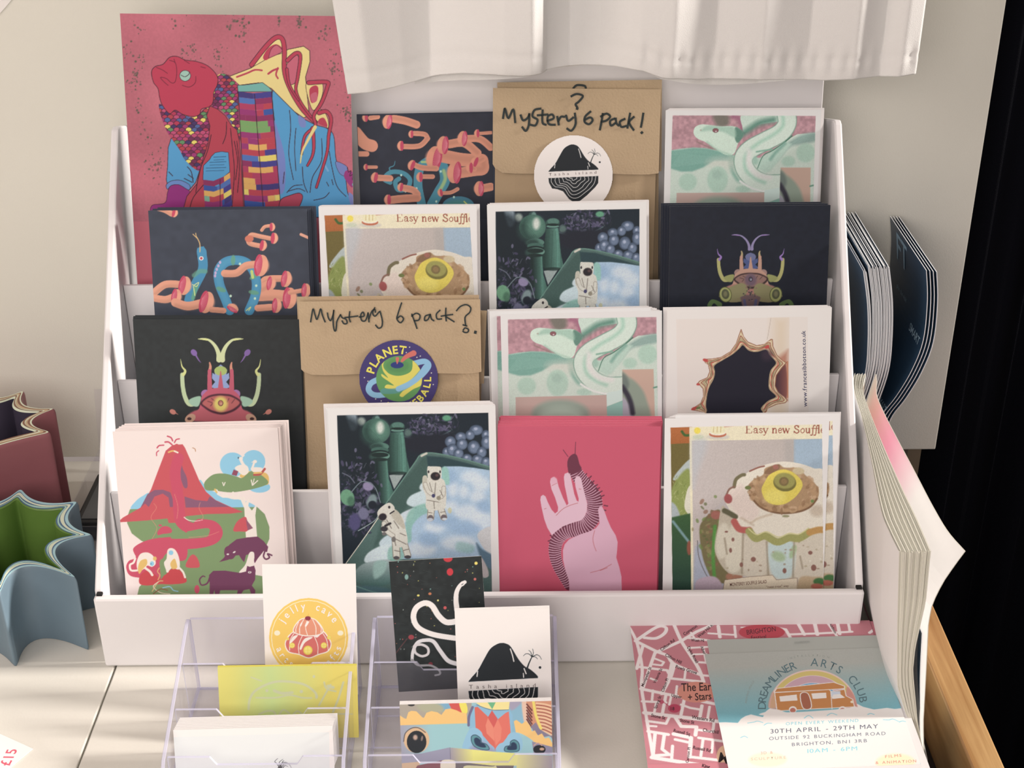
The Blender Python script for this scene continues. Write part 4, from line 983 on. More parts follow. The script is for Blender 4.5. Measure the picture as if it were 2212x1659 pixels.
def art_volcano(sh):
    A = Art(sh, 112, (236, 208, 197), .33).crop(220, 880, 440/1738)
    Bl, G, R, PU, CR, DP, YO, CM = (138,190,212), (124,144,94), (208,78,84), (140,84,108), (208,72,94), (118,58,86), (226,174,92), (236,212,196)
    A.poly([(250,870),(290,800),(350,755),(410,735),(420,870)], Bl, True); A.poly([(830,625),(890,680),(960,720),(1100,780),(1200,790),(1310,840),(1300,880),(820,880)], Bl, True)
    A.poly([(215,985),(222,920),(240,868),(1325,850),(1390,910),(1430,1020),(1430,1120),(1400,1190),(1290,1240),(1220,1350),(1260,1420),(1370,1440),(1380,1620),(298,1620),(320,1530),(470,1400),(420,1300),(440,1180),(340,1140),(255,1075)], G, False)
    A.poly([(605,320),(690,315),(710,345),(770,480),(832,625),(890,720),(970,790),(1090,845),(1205,893),(1100,906),(900,910),(700,930),(640,985),(570,985),(560,948),(380,965),(132,982),(180,940),(330,855),(420,700),(480,540),(545,370)], R)
    A.poly([(650,420),(672,430),(690,520),(725,600),(730,680),(700,680),(668,590),(640,500)], PU, True)
    A.poly([(330,855),(390,740),(450,705),(520,702),(585,725),(612,800),(608,850),(580,850),(570,770),(520,735),(450,760),(400,850),(370,820)], PU)
    A.poly([(705,760),(800,790),(900,800),(920,760),(1000,810),(1090,848),(715,855)], PU, False)
    A.line([(640,330),(600,360)], 40, R)
    A.line([(655,430),(625,560),(650,760),(660,900),(680,980),(760,1030),(880,1040)], 92, CR, w2=110); A.line([(840,1005),(940,1020),(975,1070),(930,1120),(800,1150),(600,1160),(430,1180),(330,1230)], 118, CR)
    A.poly([(270,1200),(400,1130),(600,1110),(720,1160),(720,1290),(640,1310),(500,1300),(500,1480),(400,1460),(250,1440),(208,1370),(230,1310),(290,1280)], CR, True)
    A.poly([(660,960),(930,1030),(925,1060),(880,1130),(640,1100),(700,1060),(620,1010)], CR, True) if False else None
    A.poly([(720,1060),(900,1030),(915,1075),(870,1110),(600,1120),(640,1080)], G, True)
    A.line([(700,1035),(720,1060)], 18, CR); A.poly([(475,1060),(510,1020),(560,1015),(595,1040),(590,1070),(520,1080),(480,1090)], CR, True); A.ell(498, 1007, 16, 9, CR)
    for L, w in (([(560,246),(590,258),(604,285)], 13), ([(620,300),(635,275),(662,268)], 11), ([(540,296),(570,296),(598,318)], 14), ([(472,345),(490,326),(528,322)], 12), ([(468,412),(468,385),(485,370)], 9)): A.line(L, w, CR)
    A.line([(775,345),(795,355),(800,375)], 6, (176,110,60)); A.line([(570,382),(600,372),(625,374),(648,386)], 14, YO); A.line([(620,374),(648,386)], 13, CM); A.line([(703,938),(740,962),(800,970),(860,960)], 9, CM, w2=3)
    for L in ([(445,820),(465,860),(420,940),(470,1030),(430,1120)], [(840,810),(830,860),(865,930),(850,960)], [(620,740),(650,850),(640,950)], [(740,1110),(900,1095),(1000,1060)]): A.line(L, 3.5, (226,130,110))
    # tree
    A.ell(1115, 490, 108, 106, Bl); A.ell(1295, 462, 100, 98, Bl); A.ell(1345, 680, 92, 48, Bl)
    A.poly([(1190,600),(1195,560),(1240,545),(1400,560),(1425,640),(1380,660)], YO, True)
    A.poly([(872,655),(900,610),(960,570),(1050,565),(1150,590),(1200,600),(1270,545),(1330,560),(1390,600),(1420,640),(1380,670),(1250,705),(1100,725),(980,712),(890,705)], G, True)
    A.poly([(1215,860),(1185,790),(1120,775),(1030,770),(985,745),(962,695),(985,700),(1010,745),(1100,755),(1190,765),(1225,820),(1245,780),(1260,785),(1250,840),(1280,880),(1310,840),(1320,850),(1310,920),(1325,1110),(1230,1110)], CM, False)
    for L in ([(1040,760),(1040,735)], [(1075,762),(1060,730)], [(1125,770),(1120,725)], [(1160,765),(1170,735)], [(1225,820),(1210,770)]): A.line(L, 16, CM)
    A.line([(965,700),(980,725)], 16, YO); A.line([(1030,640),(1040,668),(1052,640)], 8, CM, False); A.line([(1275,620),(1285,665),(1330,625)], 9, CM, False); A.line([(1290,650),(1300,610)], 7, CM, False)
    # birds
    A.line([(1215,410),(1190,432)], 8, CM); A.ell(1187, 437, 17, 15, CM); A.line([(1185,445),(1205,485),(1235,520),(1230,555)], 26, CM); A.poly([(1135,515),(1180,490),(1240,500),(1252,550),(1210,580),(1160,545)], CM, True); A.poly([(1125,530),(1165,545),(1150,585),(1108,575)], (150,70,90)); A.ell(1165, 430, 5, 8, (60,70,90))
    A.ell(1307, 462, 17, 14, CM); A.line([(1300,470),(1290,500),(1280,525)], 18, CM); A.poly([(1272,520),(1310,510),(1370,518),(1350,550),(1290,550)], CM, True); A.line([(1280,468),(1295,462)], 6, CM); A.line([(1300,575),(1350,570),(1390,525)], 20, (190,80,74)); A.line([(1300,560),(1360,556)], 16, YO)
    # rocks
    for q in ([(1122,1052),(1150,980),(1200,940),(1235,945),(1245,1050),(1180,1058)], [(718,1360),(740,1290),(775,1255),(812,1280),(836,1345),(815,1368)]): A.poly(q, R, True)
    A.poly([(1228,950),(1290,1030),(1245,1050)], (150,84,104)); A.ell(812, 1552, 22, 36, CR)
    A.poly([(320,1500),(330,1430),(400,1390),(470,1440),(500,1470),(560,1400),(640,1370),(715,1450),(712,1495),(600,1510),(500,1508),(380,1520)], (208,66,70), True)
    A.poly([(505,1370),(520,1290),(560,1250),(560,1400),(520,1430)], G, True)
    # monkeys
    A.line([(285,1290),(270,1325),(240,1345),(250,1390),(310,1390)], 18, CM); A.poly([(300,1310),(330,1250),(390,1238),(440,1270),(460,1330),(430,1360),(390,1350),(370,1370),(320,1400),(300,1370)], CM, True); A.line([(370,1370),(410,1400),(430,1430)], 22, CM); A.poly([(330,1310),(380,1295),(385,1340),(350,1380),(320,1420),(308,1370)], YO, True); A.ell(452, 1290, 16, 18, YO); A.ell(428, 1333, 18, 20, Bl); A.ell(420, 1335, 4, 4, (60,80,120))
    A.poly([(552,1290),(560,1220),(590,1200),(630,1220),(660,1290),(660,1380),(600,1370),(560,1400),(530,1330)], CM, True); A.line([(640,1350),(690,1400),(710,1450)], 18, CM); A.poly([(585,1330),(620,1290),(640,1340),(640,1370),(600,1378)], YO, True); A.ell(590, 1240, 20, 20, Bl); A.line([(550,1330),(560,1400)], 22, CM)
    # panthers
    A.poly([(1060,1200),(1075,1190),(1090,1170),(1150,1125),(1250,1108),(1330,1102),(1380,1140),(1420,1190),(1410,1235),(1380,1225),(1370,1240),(1330,1290),(1305,1330),(1290,1290),(1300,1240),(1230,1260),(1215,1320),(1195,1300),(1170,1260),(1110,1270),(1080,1300),(1000,1320),(1040,1285),(1070,1240)], DP); A.poly([(1055,1195),(1110,1180),(1150,1230),(1120,1290),(1070,1290),(1045,1250)], DP, True)
    A.line([(1390,1230),(1380,1270),(1400,1295),(1430,1280),(1415,1250),(1450,1262)], 15, DP); A.ell(1075, 1253, 11, 7, (220,200,190)); A.ell(1130, 1235, 13, 7, (220,200,190), -30)
    A.poly([(1225,1340),(1260,1240),(1300,1245),(1290,1340),(1240,1400),(1180,1415),(1175,1400)], CM, True)
    A.poly([(915,1430),(950,1395),(1050,1392),(1180,1412),(1230,1400),(1240,1352),(1262,1360),(1300,1350),(1312,1390),(1308,1470),(1280,1520),(1310,1560),(1306,1610),(1280,1610),(1260,1550),(1210,1560),(1170,1620),(1150,1610),(1160,1560),(1050,1560),(1010,1560),(1000,1610),(970,1610),(960,1560),(945,1610),(920,1600),(920,1500)], DP)
    A.line([(925,1440),(900,1500),(850,1515),(835,1470),(860,1440),(880,1445)], 16, DP, w2=10); A.ell(1262, 1407, 15, 9, (226,206,196)); A.ell(1262, 1407, 5, 5, DP)
    for L, c in (([(430,1570),(480,1490),(520,1480)], (206,170,110)), ([(480,1490),(440,1530),(500,1580),(580,1590)], (214,190,160)), ([(520,1540),(580,1530),(610,1560),(650,1570)], (140,186,206)), ([(440,1590),(500,1550),(560,1560)], (140,90,60)), ([(490,1370),(475,1400),(495,1430),(480,1470)], (222,160,100))): A.line(L, 9, c)
    return A.mesh('volcano_print')

def art_hand(sh):
    A = Art(sh, 112, (206, 78, 100), .33).crop(1050, 870, 400/1543)
    D, L_, SK, SK2 = (112, 48, 66), (214, 156, 172), (214, 158, 174), (222, 172, 184)
    A.line([(683,448),(662,420),(642,392)], 6, D); A.line([(742,425),(744,380),(746,328)], 6, D)
    body = catmull([(735,560),(790,640),(860,720),(900,800),(905,880),(885,960),(820,1030),(720,1060),(640,1090),(585,1160),(575,1260),(600,1360),(640,1440),(690,1530)], 12)
    W = np.interp(np.linspace(0, 1, len(body)), [0, .2, .45, .7, 1], [108, 128, 130, 112, 70])
    for k in range(len(body)-1):
        p, q = body[k], body[k+1]; w = W[k]; A.line([p, q], w, D, False)
    n = np.array(body); 
    seg = np.cumsum([0]+[np.hypot(*(n[i+1]-n[i])) for i in range(len(n)-1)])
    for i, s_ in enumerate(np.arange(14, seg[-1], 19)):
        x, y = np.interp(s_, seg, n[:, 0]), np.interp(s_, seg, n[:, 1]); k = min(len(n)-2, int(np.searchsorted(seg, s_))); d = n[min(k+1, len(n)-1)]-n[k-1]; d = d/np.hypot(*d); w = np.interp(s_, seg, W)/2
        nx, ny = -d[1], d[0]; b = 9
        A.line([(x+nx*w*.98-d[0]*b, y+ny*w*.98-d[1]*b), (x, y), (x-nx*w*.98-d[0]*b, y-ny*w*.98-d[1]*b)], 6.5, L_)
    for x, y, a in ((830,600,-50),(868,620,-45),(890,660,-45),(918,690,-40),(935,715,-35),(955,742,-30),(972,776,-25),(1000,858,10),(985,895,10),(690,1000,-110),(640,1020,-120),(605,1040,-125),(578,1080,-130),(545,1110,-150),(530,1150,170)):
        t = rad(a); A.line([(x-16*math.cos(t), y-16*math.sin(t)), (x+12*math.cos(t), y+12*math.sin(t))], 11, D)
    A.poly([(700,590),(680,545),(678,490),(695,450),(730,426),(758,440),(778,510),(795,550),(755,585)], D, True)
    A.poly([(690,1640),(694,1560),(690,1480),(662,1400),(642,1310),(640,1230),(655,1180),(690,1140),(780,1098),(860,1072),(915,1045),(945,1005),(940,940),(932,895),(945,865),(965,862),(985,900),(1010,970),(1040,1040),(1080,1105),(1096,1160),(1092,1230),(1085,1290),(1110,1370),(1128,1450),(1132,1640)], SK)
    A.poly([(548,1105),(510,1040),(485,970),(462,870),(452,810),(456,780),(475,767),(495,780),(515,830),(545,890),(575,922),(597,905),(600,870),(575,790),(545,720),(533,660),(540,630),(565,617),(588,635),(605,700),(640,790),(672,856),(686,840),(672,770),(655,690),(648,620),(655,592),(682,581),(702,600),(712,650),(735,760),(755,815),(770,825),(772,800),(745,700),(738,640),(750,615),(770,610),(792,630),(805,690),(825,770),(842,840),(840,900),(820,950),(790,980),(720,1000),(640,1030),(580,1075)], SK2)
    for L in ([(585,938),(640,885),(700,855),(765,835)], [(905,1065),(890,1130),(900,1190),(918,1235)], [(870,1415),(960,1390),(1045,1345)], [(950,1398),(1010,1375)], [(775,718),(792,720)], [(485,885),(500,880)], [(550,690),(590,670)]): A.line(L, 4.5, (190,92,96))
    A.ell(565, 650, 30, 34, (222,150,166), soft=10, alpha=.5)
    return A.mesh('hand_print')
def ribbons(sheet, tx, strokes, w, m, name, parent, lift=.0001, local=None):
    """pen strokes as thin flat ribbons lying on a sheet"""
    mb = MB(); x0, y0, k = tx
    for S_ in strokes:
        ww = w
        if isinstance(S_, tuple): S_, ww = S_
        P = catmull(S_, 5) if len(S_) > 2 else [np.array(p, float) for p in S_]
        P = sheet.uv([(x0+p[0]*k, y0+p[1]*k) for p in P]); hw = ww*k*.29/2
        L, R = [], []
        for i in range(len(P)):
            d = P[min(i+1, len(P)-1)]-P[max(i-1, 0)]; n = np.hypot(*d)
            d = d/n if n > 1e-9 else np.array((1., 0)); nn = np.array((-d[1], d[0]))*hw
            e = d*(-hw*.6 if i == 0 else hw*.6 if i == len(P)-1 else 0)
            L.append((P[i]+nn+e)); R.append((P[i]-nn+e))
        mb.grid([[(p[0]/1000, -p[1]/1000, lift) for p in L], [(p[0]/1000, -p[1]/1000, lift) for p in R]])
    return mb.build(name, m, parent, fixn=False)
PENM = mat('dark marker ink', alb((40, 46, 44)), .5)
def sticker(sh, tx, c, r, paint, parent, name='sticker'):
    p = sh.uv([(tx[0]+c[0]*tx[2], tx[1]+c[1]*tx[2]), (tx[0]+(c[0]+r)*tx[2], tx[1]+c[1]*tx[2])]); cu, cv = p[0]; rr = p[1][0]-cu
    A = Art(sh, cv+rr+.3, (240, 228, 220), .28, u0=cu-rr-.3, u1=cu+rr+.3, v0=cv-rr-.3).crop(*tx)
    paint(A)
    return put(name, A.mesh(name, .0009, (cu, cv, rr)), parent)
def palm(A, x, y, s, col=(36, 40, 42)):
    A.line([(x, y), (x+10*s, y-28*s), (x+26*s, y-62*s)], 9*s, col, w2=5*s)
    for P in ([(26,-62),(10,-78),(-8,-80),(-22,-68)], [(26,-62),(20,-88),(8,-100)], [(26,-62),(34,-84),(30,-108)], [(26,-62),(52,-74),(70,-66),(80,-48)], [(26,-62),(46,-62),(58,-50)]): A.line([(x+a*s, y+b*s) for a, b in P], 4.5*s, col, w2=2.5*s)
def paint_planet(A):
    A.poly([(700,500),(1620,500),(1620,1400),(700,1400)], (70, 56, 112)); c = (1166, 950); B_, Yl, G_ = (140,184,212), (228,204,84), (98,152,84)
    for x, y in ((1275,622),(1350,728),(1385,715),(1500,890),(805,938),(842,975),(922,1160),(980,1180),(1520,1010),(1240,678)): A.ell(x, y, 6, 6, (226,214,190))
    A.line([(1330,790),(1430,770),(1470,820),(1380,930),(1250,1020),(1080,1100),(920,1120),(850,1070),(870,1000),(940,960)], 62, B_)
    A.ell(*c, 240, 238, G_)
    A.cut = A.mask_poly([(c[0]+238*math.cos(t*.2), c[1]+236*math.sin(t*.2)) for t in range(32)])
    A.poly([(985,790),(1010,760),(1040,880),(1160,920),(1290,870),(1310,740),(1360,800),(1410,900),(1400,1010),(1310,1060),(1240,1110),(1200,1140),(1170,1120),(1210,1060),(1120,1060),(1020,1045),(1040,1010),(1110,1020),(1060,980),(990,930),(985,900),(1050,940),(1000,870)], Yl, True)
    A.ell(1150, 810, 150, 98, G_); A.ell(1150, 815, 120, 70, (80,132,78), soft=30, alpha=.5); A.ell(1145, 808, 68, 34, (48,58,124))
    A.line([(1400,880),(1300,985),(1150,1070),(1000,1080)], 60, (88,150,170), alpha=.6)
    A.cut = None
    A.line([(1440,830),(1370,930),(1270,1005),(1160,1055)], 62, B_); A.poly([(1130,735),(1155,725),(1165,745),(1145,800)], (218,104,92), True); A.line([(1195,765),(1240,720),(1315,685)], 30, (218,104,92), w2=64)
    A.arc_text('PLANET', 1161, 951, 262, 262, 163, 82, 82, (230, 210, 96), .03)
    A.arc_text('EYEBALL', 1161, 951, 335, 335, 278, 359, 70, (230, 210, 96), .03, flip=True)
    A.arc_text('A', 1161, 951, 335, 335, 247, 247, 70, (230, 210, 96), .03, flip=True)
def paint_tasha(A, m, k, full=True):
    D = (34, 38, 42); W_ = (240, 228, 222)
    def q(P): return [m(*p) for p in P]
    A.poly([m(*v) for v in catmull([(0,184),(20,160),(48,128),(75,80),(105,30),(135,8),(160,0),(185,4),(208,20),(245,80),(275,114),(300,128),(325,148),(340,164)], 4)]+[m(340, 172), m(0, 186)], D, False)
    A.line(q([(205,30),(215,60),(222,90)]), 5*k, W_); A.line(q([(45,135),(42,160)]), 5*k, W_, False); A.line(q([(272,125),(282,150)]), 5*k, W_, False); A.line(q([(268,148),(270,168)]), 4*k, W_, False)
    x, y = m(288, 122); palm(A, x, y, .86*k)
    A.ell(*m(350, 121), 6.5*k, 6.5*k, D)
    lower = [(0,230),(340,215),(340,262),(320,290),(290,320),(265,345),(215,385),(170,393),(140,372),(100,320),(60,305),(25,300),(4,262)]
    A.poly(q(lower), D); cut = A.cut; A.cut = A.mask_poly(q(lower)) if cut is None else A.mask_poly(q(lower))*cut
    for f in (.88, .74, .60, .45, .30, .16):
        A.line(q([(170+(x-170)*f+4*math.sin(y*.06+f*9), 218+(y-218)*(f*.96)) for x, y in lower[1:]+[lower[0]]]), 3.4*k, W_)
    A.cut = cut

# ------------------------------------------------------------------ row of prints and cards, back tier first
def T_(x0, y0, w, ow): return (x0, y0, w/ow)
CI, CB = (620, 620, 460/2212), (740, 160, 700/2212)
KRAFT = mat('brown kraft paper', alb((178, 147, 116)), .8, .15, noise=.06, nscale=60, bump=.15, bscale=700)
KRAFT2 = mat('kraft flap paper', alb((182, 151, 120)), .8, .15, noise=.06, nscale=50, bump=.15, bscale=700)
def envelope(sh, k, flap_px, label, group, th=.0046, inset=.0016, curve=0):
    w = sh.w; h = floor_len(sh, k)
    vf = sh.uv([flap_px])[0][1]/1000
    nx, ny = 24, 20; mb = MB(); F_, B_ = [], []
    for j in range(ny+1):
        v = h*j/ny; rf, rb = [], []
        for i in range(nx+1):
            u = inset+(w-2*inset)*i/nx
            e = min(1, min(i, nx-i)/3.0); e2 = min(1, min(j+2, ny-j)/2.0)
            rf.append((u, -v-.0006, -.0016+.0010*e*e2-.0012)); rb.append((u, -v-.0006, -th+.0014*(1-e)))
        F_.append(rf); B_.append(rb)
    mb.grid(F_).grid(B_)
    mb.grid([F_[0], B_[0]]); mb.grid([F_[-1], B_[-1]]); mb.grid([[r[0] for r in F_], [r[0] for r in B_]]); mb.grid([[r[-1] for r in F_], [r[-1] for r in B_]])
    root = mb.build('paper_envelope', KRAFT, mw=sh.mw, smooth=False); tag(root, label, 'envelope', group=group)
    fp = [(0, 0, -.0010), (0, -vf*.93+curve, -.0004), (w*.015, -vf*.97+curve*.6, -.0003)]+[(w*t, -vf-(.0008*math.sin(t*9))-curve*.35*(1-abs(2*t-1)), -.0001) for t in np.linspace(.06, .94, 12)]+[(w*.996, -vf*1.0, -.0003), (w, -vf*.995, -.0004), (w, 0, -.0010)]
    fl_ = MB().prism(fp, (0, 0, .0005)).build('flap', KRAFT2, root)
    return root
PHR = rad(12)
# --- fourth (back) tier
yr, zr = RIS[3]
sh = Sheet((259, 29), (755, 35), (0, yr+.0065, zr-.04), PHR)
hh = sh.bottom_len(zr-.037)
mb, ms = card_mesh(sh.w, hh, .0006, mat('pink print stock', alb((196, 102, 112)), .6), PAPER)
o = mb.build('art_print', ms, mw=sh.mw); tag(o, 'large pink art print of a red headed patchwork beast on the back tier', 'art print')
put('printed_picture', art_print(sh), o)
NAV1 = mat('dark indigo card', alb((54, 57, 68)), .6); NAVE = mat('grey blue card edge', alb((120, 122, 134)), .7)
sh = sheet_row(3, (771, 250), (1116, 243), .0105)
stack('postcard', 'postcard', sh, floor_len(sh, 3), 4, .0008, NAV1, NAVE, 'indigo postcard of mushrooms and a teal snake on the back tier by the pink print', 'indigo postcard packed behind the mushroom card on the back tier', 'mushroom cards on the back tier', art_mush2(sh))
sh = sheet_row(3, (1065, 190), (1428, 193), .0035)
env = envelope(sh, 3, (1240, 373), 'brown kraft envelope marked Mystery 6 pack! with a white island sticker', 'kraft envelopes on the back tier', curve=.0015)
ribbons(sh, CB, [[(1560,152),(1598,136),(1640,150),(1612,188),(1590,206),(1600,224)], ([(1598,234),(1604,236)], 20),
    [(1095,302),(1105,240),(1112,246),(1132,302),(1165,240),(1178,330)], [(1215,280),(1232,316),(1262,300),(1275,272)], [(1275,272),(1270,350),(1250,388),(1226,362)], [(1352,236),(1310,246),(1296,288),(1330,312),(1316,350),(1282,346)], [(1365,246),(1364,330),(1388,346)], [(1330,282),(1400,276)], [(1396,320),(1440,302),(1430,276),(1400,292),(1406,340),(1450,346)], [(1465,290),(1475,346)], [(1472,322),(1490,292),(1515,292)], [(1525,282),(1540,320),(1575,296)], [(1585,268),(1590,340),(1562,386),(1532,372)], [(1692,256),(1656,290),(1652,326),(1682,342),(1706,316),(1690,296),(1655,312)], [(1776,270),(1766,330),(1756,380)], [(1762,290),(1800,270),(1826,290),(1802,316),(1766,326)], [(1856,304),(1826,320),(1832,352),(1860,336)], [(1864,302),(1868,334),(1884,352)], [(1926,306),(1892,326),(1902,360),(1936,354)], [(1962,268),(1952,320),(1944,368)], [(1988,292),(1956,330),(1986,382)], [(2052,268),(2044,320),(2036,362)], ([(2040,398),(2044,402)], 20)], 16, PENM, 'handwriting', env, lift=.0005)
def pt_(A):
    paint_tasha(A, lambda x, y: (1405+x, 480+y), 1.0); A.crop(*CB)
    text_fit(A, 'Tasha island', 1408, 694, 1748, 678, 19, (130, 110, 108), space=.42)
sticker(sh, CB, (1575, 690), 270, pt_, env)
sh2 = sheet_row(3, (1074, 178), (1432, 172), .0035)
sh2.o = sh2.o - sh2.n*.0058; sh2.mw.translation = sh2.o
eb = envelope(sh2, 3, (1240, 373), 'brown kraft envelope tucked behind the Mystery 6 pack! envelope', 'kraft envelopes on the back tier', curve=.0015)
ribbons(sh2, CB, [[(1575,97),(1600,76),(1650,80),(1660,96)]], 16, PENM, 'handwriting', eb, lift=.0005)
sh = sheet_row(3, (1438, 238), (1773, 237), .004)
SN = art_snake(sheet_row(1, (1081, 679), (1430, 671), .004))
W_SN = sheet_row(1, (1081, 679), (1430, 671), .004).w
sh.w = W_SN*1.0
stack('postcard', 'postcard', sh, floor_len(sh, 3), 6, .0006, PAPER, PAPER, 'white bordered postcard of a pale green snake on the back tier under the curtain', 'white postcard packed behind the back tier snake card, only its edge showing', 'snake cards on the back tier', SN, right=.0030, jit=.0005)
# --- third tier
sh = sheet_row(2, (320, 455), (663, 452), .005)
stack('postcard', 'postcard', sh, floor_len(sh, 2), 7, .0007, NAV1, NAVE, 'indigo postcard with a blue snake raising its head among pink mushrooms', 'indigo postcard packed behind the blue snake card, only its edges showing', 'blue snake cards on the third tier', art_mush1(sh), right=.0055, jit=.0008)
sh = sheet_row(2, (688, 446), (1028, 444), .004)
shS = sheet_row(0, (1436, 904), (1792, 900), .004); SO = art_souffle(shS); sh.w = shS.w
stack('postcard', 'postcard', sh, floor_len(sh, 2), 5, .0006, PAPER, PAPER, 'souffle recipe postcard on the third tier above the Mystery 6 pack? envelope', 'white postcard packed behind the third tier souffle card, only its edge showing', 'souffle cards on the third tier', SO, right=.0022)
sh = sheet_row(2, (1052, 443), (1389, 436), .004)
shA = Sheet((708, 883), (1070, 876), (0, RIS[0][0]+.004, RIS[0][1]-.04), rad(14)); AS = art_astro(shA); sh.w = shA.w
stack('postcard', 'postcard', sh, floor_len(sh, 2), 6, .0006, PAPER, PAPER, 'astronaut and peppermill postcard on the third tier with one astronaut in view', 'white postcard packed behind the third tier astronaut card, only its edge showing', 'astronaut cards on the third tier', AS, right=.002)
BLK2 = mat('blue black card', alb((27, 31, 43)), .6); BLE2 = mat('grey card edge', alb((130, 124, 124)), .7)
sh = sheet_row(2, (1448, 446), (1794, 443), .004)
stack('postcard', 'postcard', sh, floor_len(sh, 2), 8, .0007, BLK2, BLE2, 'blue black postcard of a muted eye creature on the third tier by the right side', 'blue black postcard packed behind the muted eye creature card, only its edges showing', 'muted eye creature cards', art_beast2(sh), right=-.0050, jit=.001)
# --- second tier
BLK1 = mat('charcoal card', alb((44, 46, 47)), .6); BLE1 = mat('charcoal card edge', alb((66, 68, 68)), .7)
sh = sheet_row(1, (287, 690), (648, 690), .0075)
stack('postcard', 'postcard', sh, floor_len(sh, 1), 8, .0007, BLK1, BLE1, 'charcoal postcard of a bright pink eye creature with yellow horns', 'charcoal postcard packed behind the bright eye creature card, only its edge showing', 'bright eye creature cards', art_beast1(sh), jit=.0008)
sh = sheet_row(1, (644, 652), (1037, 647), .0020)
env = envelope(sh, 1, (840, 806), 'brown kraft envelope marked Mystery 6 pack? with a purple planet sticker', 'kraft envelopes on the second tier')
ribbons(sh, CI, [[(246,362),(256,300),(272,226),(292,290),(310,336),(330,290),(350,226),(368,292),(396,362)], [(420,268),(430,318),(454,348),(478,290),(486,240)], [(486,240),(480,320),(482,400),(494,452),(508,448),(514,400),(520,352),(556,286)], [(556,286),(574,318),(612,334),(624,374),(592,380),(572,350)], [(652,254),(646,320),(658,362)], [(600,316),(660,310),(736,300)], [(750,310),(800,300),(790,260),(766,290),(776,346),(816,346),(842,270)], [(842,266),(852,362)], [(852,330),(880,254),(912,232),(918,262)], [(912,214),(890,268),(914,302),(958,256)], [(966,250),(990,346),(984,410),(950,426),(920,394)], [(1190,164),(1152,280),(1142,332),(1178,370),(1210,332),(1182,300),(1146,324)], [(1296,280),(1330,372),(1350,430)], [(1294,302),(1340,272),(1380,292),(1370,340),(1322,350)], [(1476,286),(1436,302),(1430,346),(1464,336),(1488,282)], [(1488,282),(1500,330),(1526,350)], [(1590,240),(1552,280),(1560,330),(1606,330)], [(1650,218),(1648,290),(1654,352)], [(1600,302),(1660,292),(1722,284)], [(1652,308),(1736,360)], [(1760,246),(1800,202),(1860,182),(1906,212),(1898,262),(1850,312),(1856,400)], [(1828,392),(1868,404)], [(1830,446),(1850,424),(1884,440),(1876,468),(1844,470),(1826,458)], ([(1952,468),(1960,470)], 34)], 16, PENM, 'handwriting', env, lift=.0005)
sticker(sh, CI, (1161, 951), 411, paint_planet, env)
shb = sheet_row(1, (638, 644), (1034, 640), .0020); shb.o = shb.o-shb.n*.0054; shb.mw.translation = shb.o
envelope(shb, 1, (840, 790), 'brown kraft envelope second from the front, tucked behind the Mystery 6 pack? envelope', 'kraft envelopes on the second tier')
shb = sheet_row(1, (655, 660), (1051, 677), .0020); shb.o = shb.o-shb.n*.0101; shb.mw.translation = shb.o
eb = envelope(shb, 1, (840, 820), 'rearmost brown kraft envelope of the Mystery 6 pack? group, its right edge sticking out', 'kraft envelopes on the second tier', th=.0022)
sh = sheet_row(1, (1081, 679), (1430, 671), .004)
stack('postcard', 'postcard', sh, floor_len(sh, 1), 12, .00062, PAPER, PAPER, 'white bordered postcard of a pale green snake beside the second tier kraft envelope', 'white postcard packed behind the second tier snake card, only its edge showing', 'snake cards on the second tier', SN, right=-.008, jit=.0006, extra=[(1, -.0072, .0022, 'snake postcard peeking out on the left behind the second tier snake card')])
sh = sheet_row(1, (1441, 669), (1797, 664), .004)
stack('postcard', 'postcard', sh, floor_len(sh, 1), 6, .0006, PAPER, PAPER, 'pale postcard of a dark star-shaped pot with a web address up its side', 'pale postcard packed behind the star-shaped pot card, only its edge showing', 'star pot cards', art_starpot(sh), right=-.002)
# --- front tier
CREAM = mat('cream card', alb((236, 208, 197)), .65)
sh = sheet_row(0, (243, 932), (600, 924), .004)
stack('postcard', 'postcard', sh, floor_len(sh, 0), 10, .0007, CREAM, PAPER, 'cream postcard of a red volcano with panthers and monkeys', 'cream postcard packed behind the volcano card, only its edges showing', 'volcano cards', art_volcano(sh), right=.0055, jit=.0008, upshift=.001)
stack('postcard', 'postcard', shA, floor_len(shA, 0), 10, .0006, PAPER, PAPER, 'astronaut and peppermill postcard on the front tier with two astronauts in view', 'white postcard packed behind the front tier astronaut card, only its edges showing', 'astronaut cards on the front tier', AS, right=-.0030, jit=.0007, extra=[(1, -.0014, .0004, 'white postcard packed behind the front tier astronaut card, only its edges showing')])
PINKC = mat('crimson card', alb((204, 84, 103)), .6); PINKE = mat('pink card edge', alb((222, 124, 140)), .7)
sh = sheet_row(0, (1075, 921), (1428, 922), .004)
stack('postcard', 'postcard', sh, floor_len(sh, 0), 18, .00072, PINKC, PINKE, 'crimson postcard of a pale hand holding a millipede', 'crimson postcard packed behind the hand and millipede card, only its edge showing', 'millipede hand cards', art_hand(sh), right=.0018, jit=.0009)
stack('postcard', 'postcard', shS, floor_len(shS, 0), 8, .0007, PAPER, PAPER, 'souffle recipe postcard on the front tier at the right end', 'white postcard packed behind the front tier souffle card, only its edge showing', 'souffle cards on the front tier', SO, right=.0085, jit=.0004, extra=[(1, .0068, .0020, 'souffle recipe postcard peeking out on the right behind the front tier souffle card')])

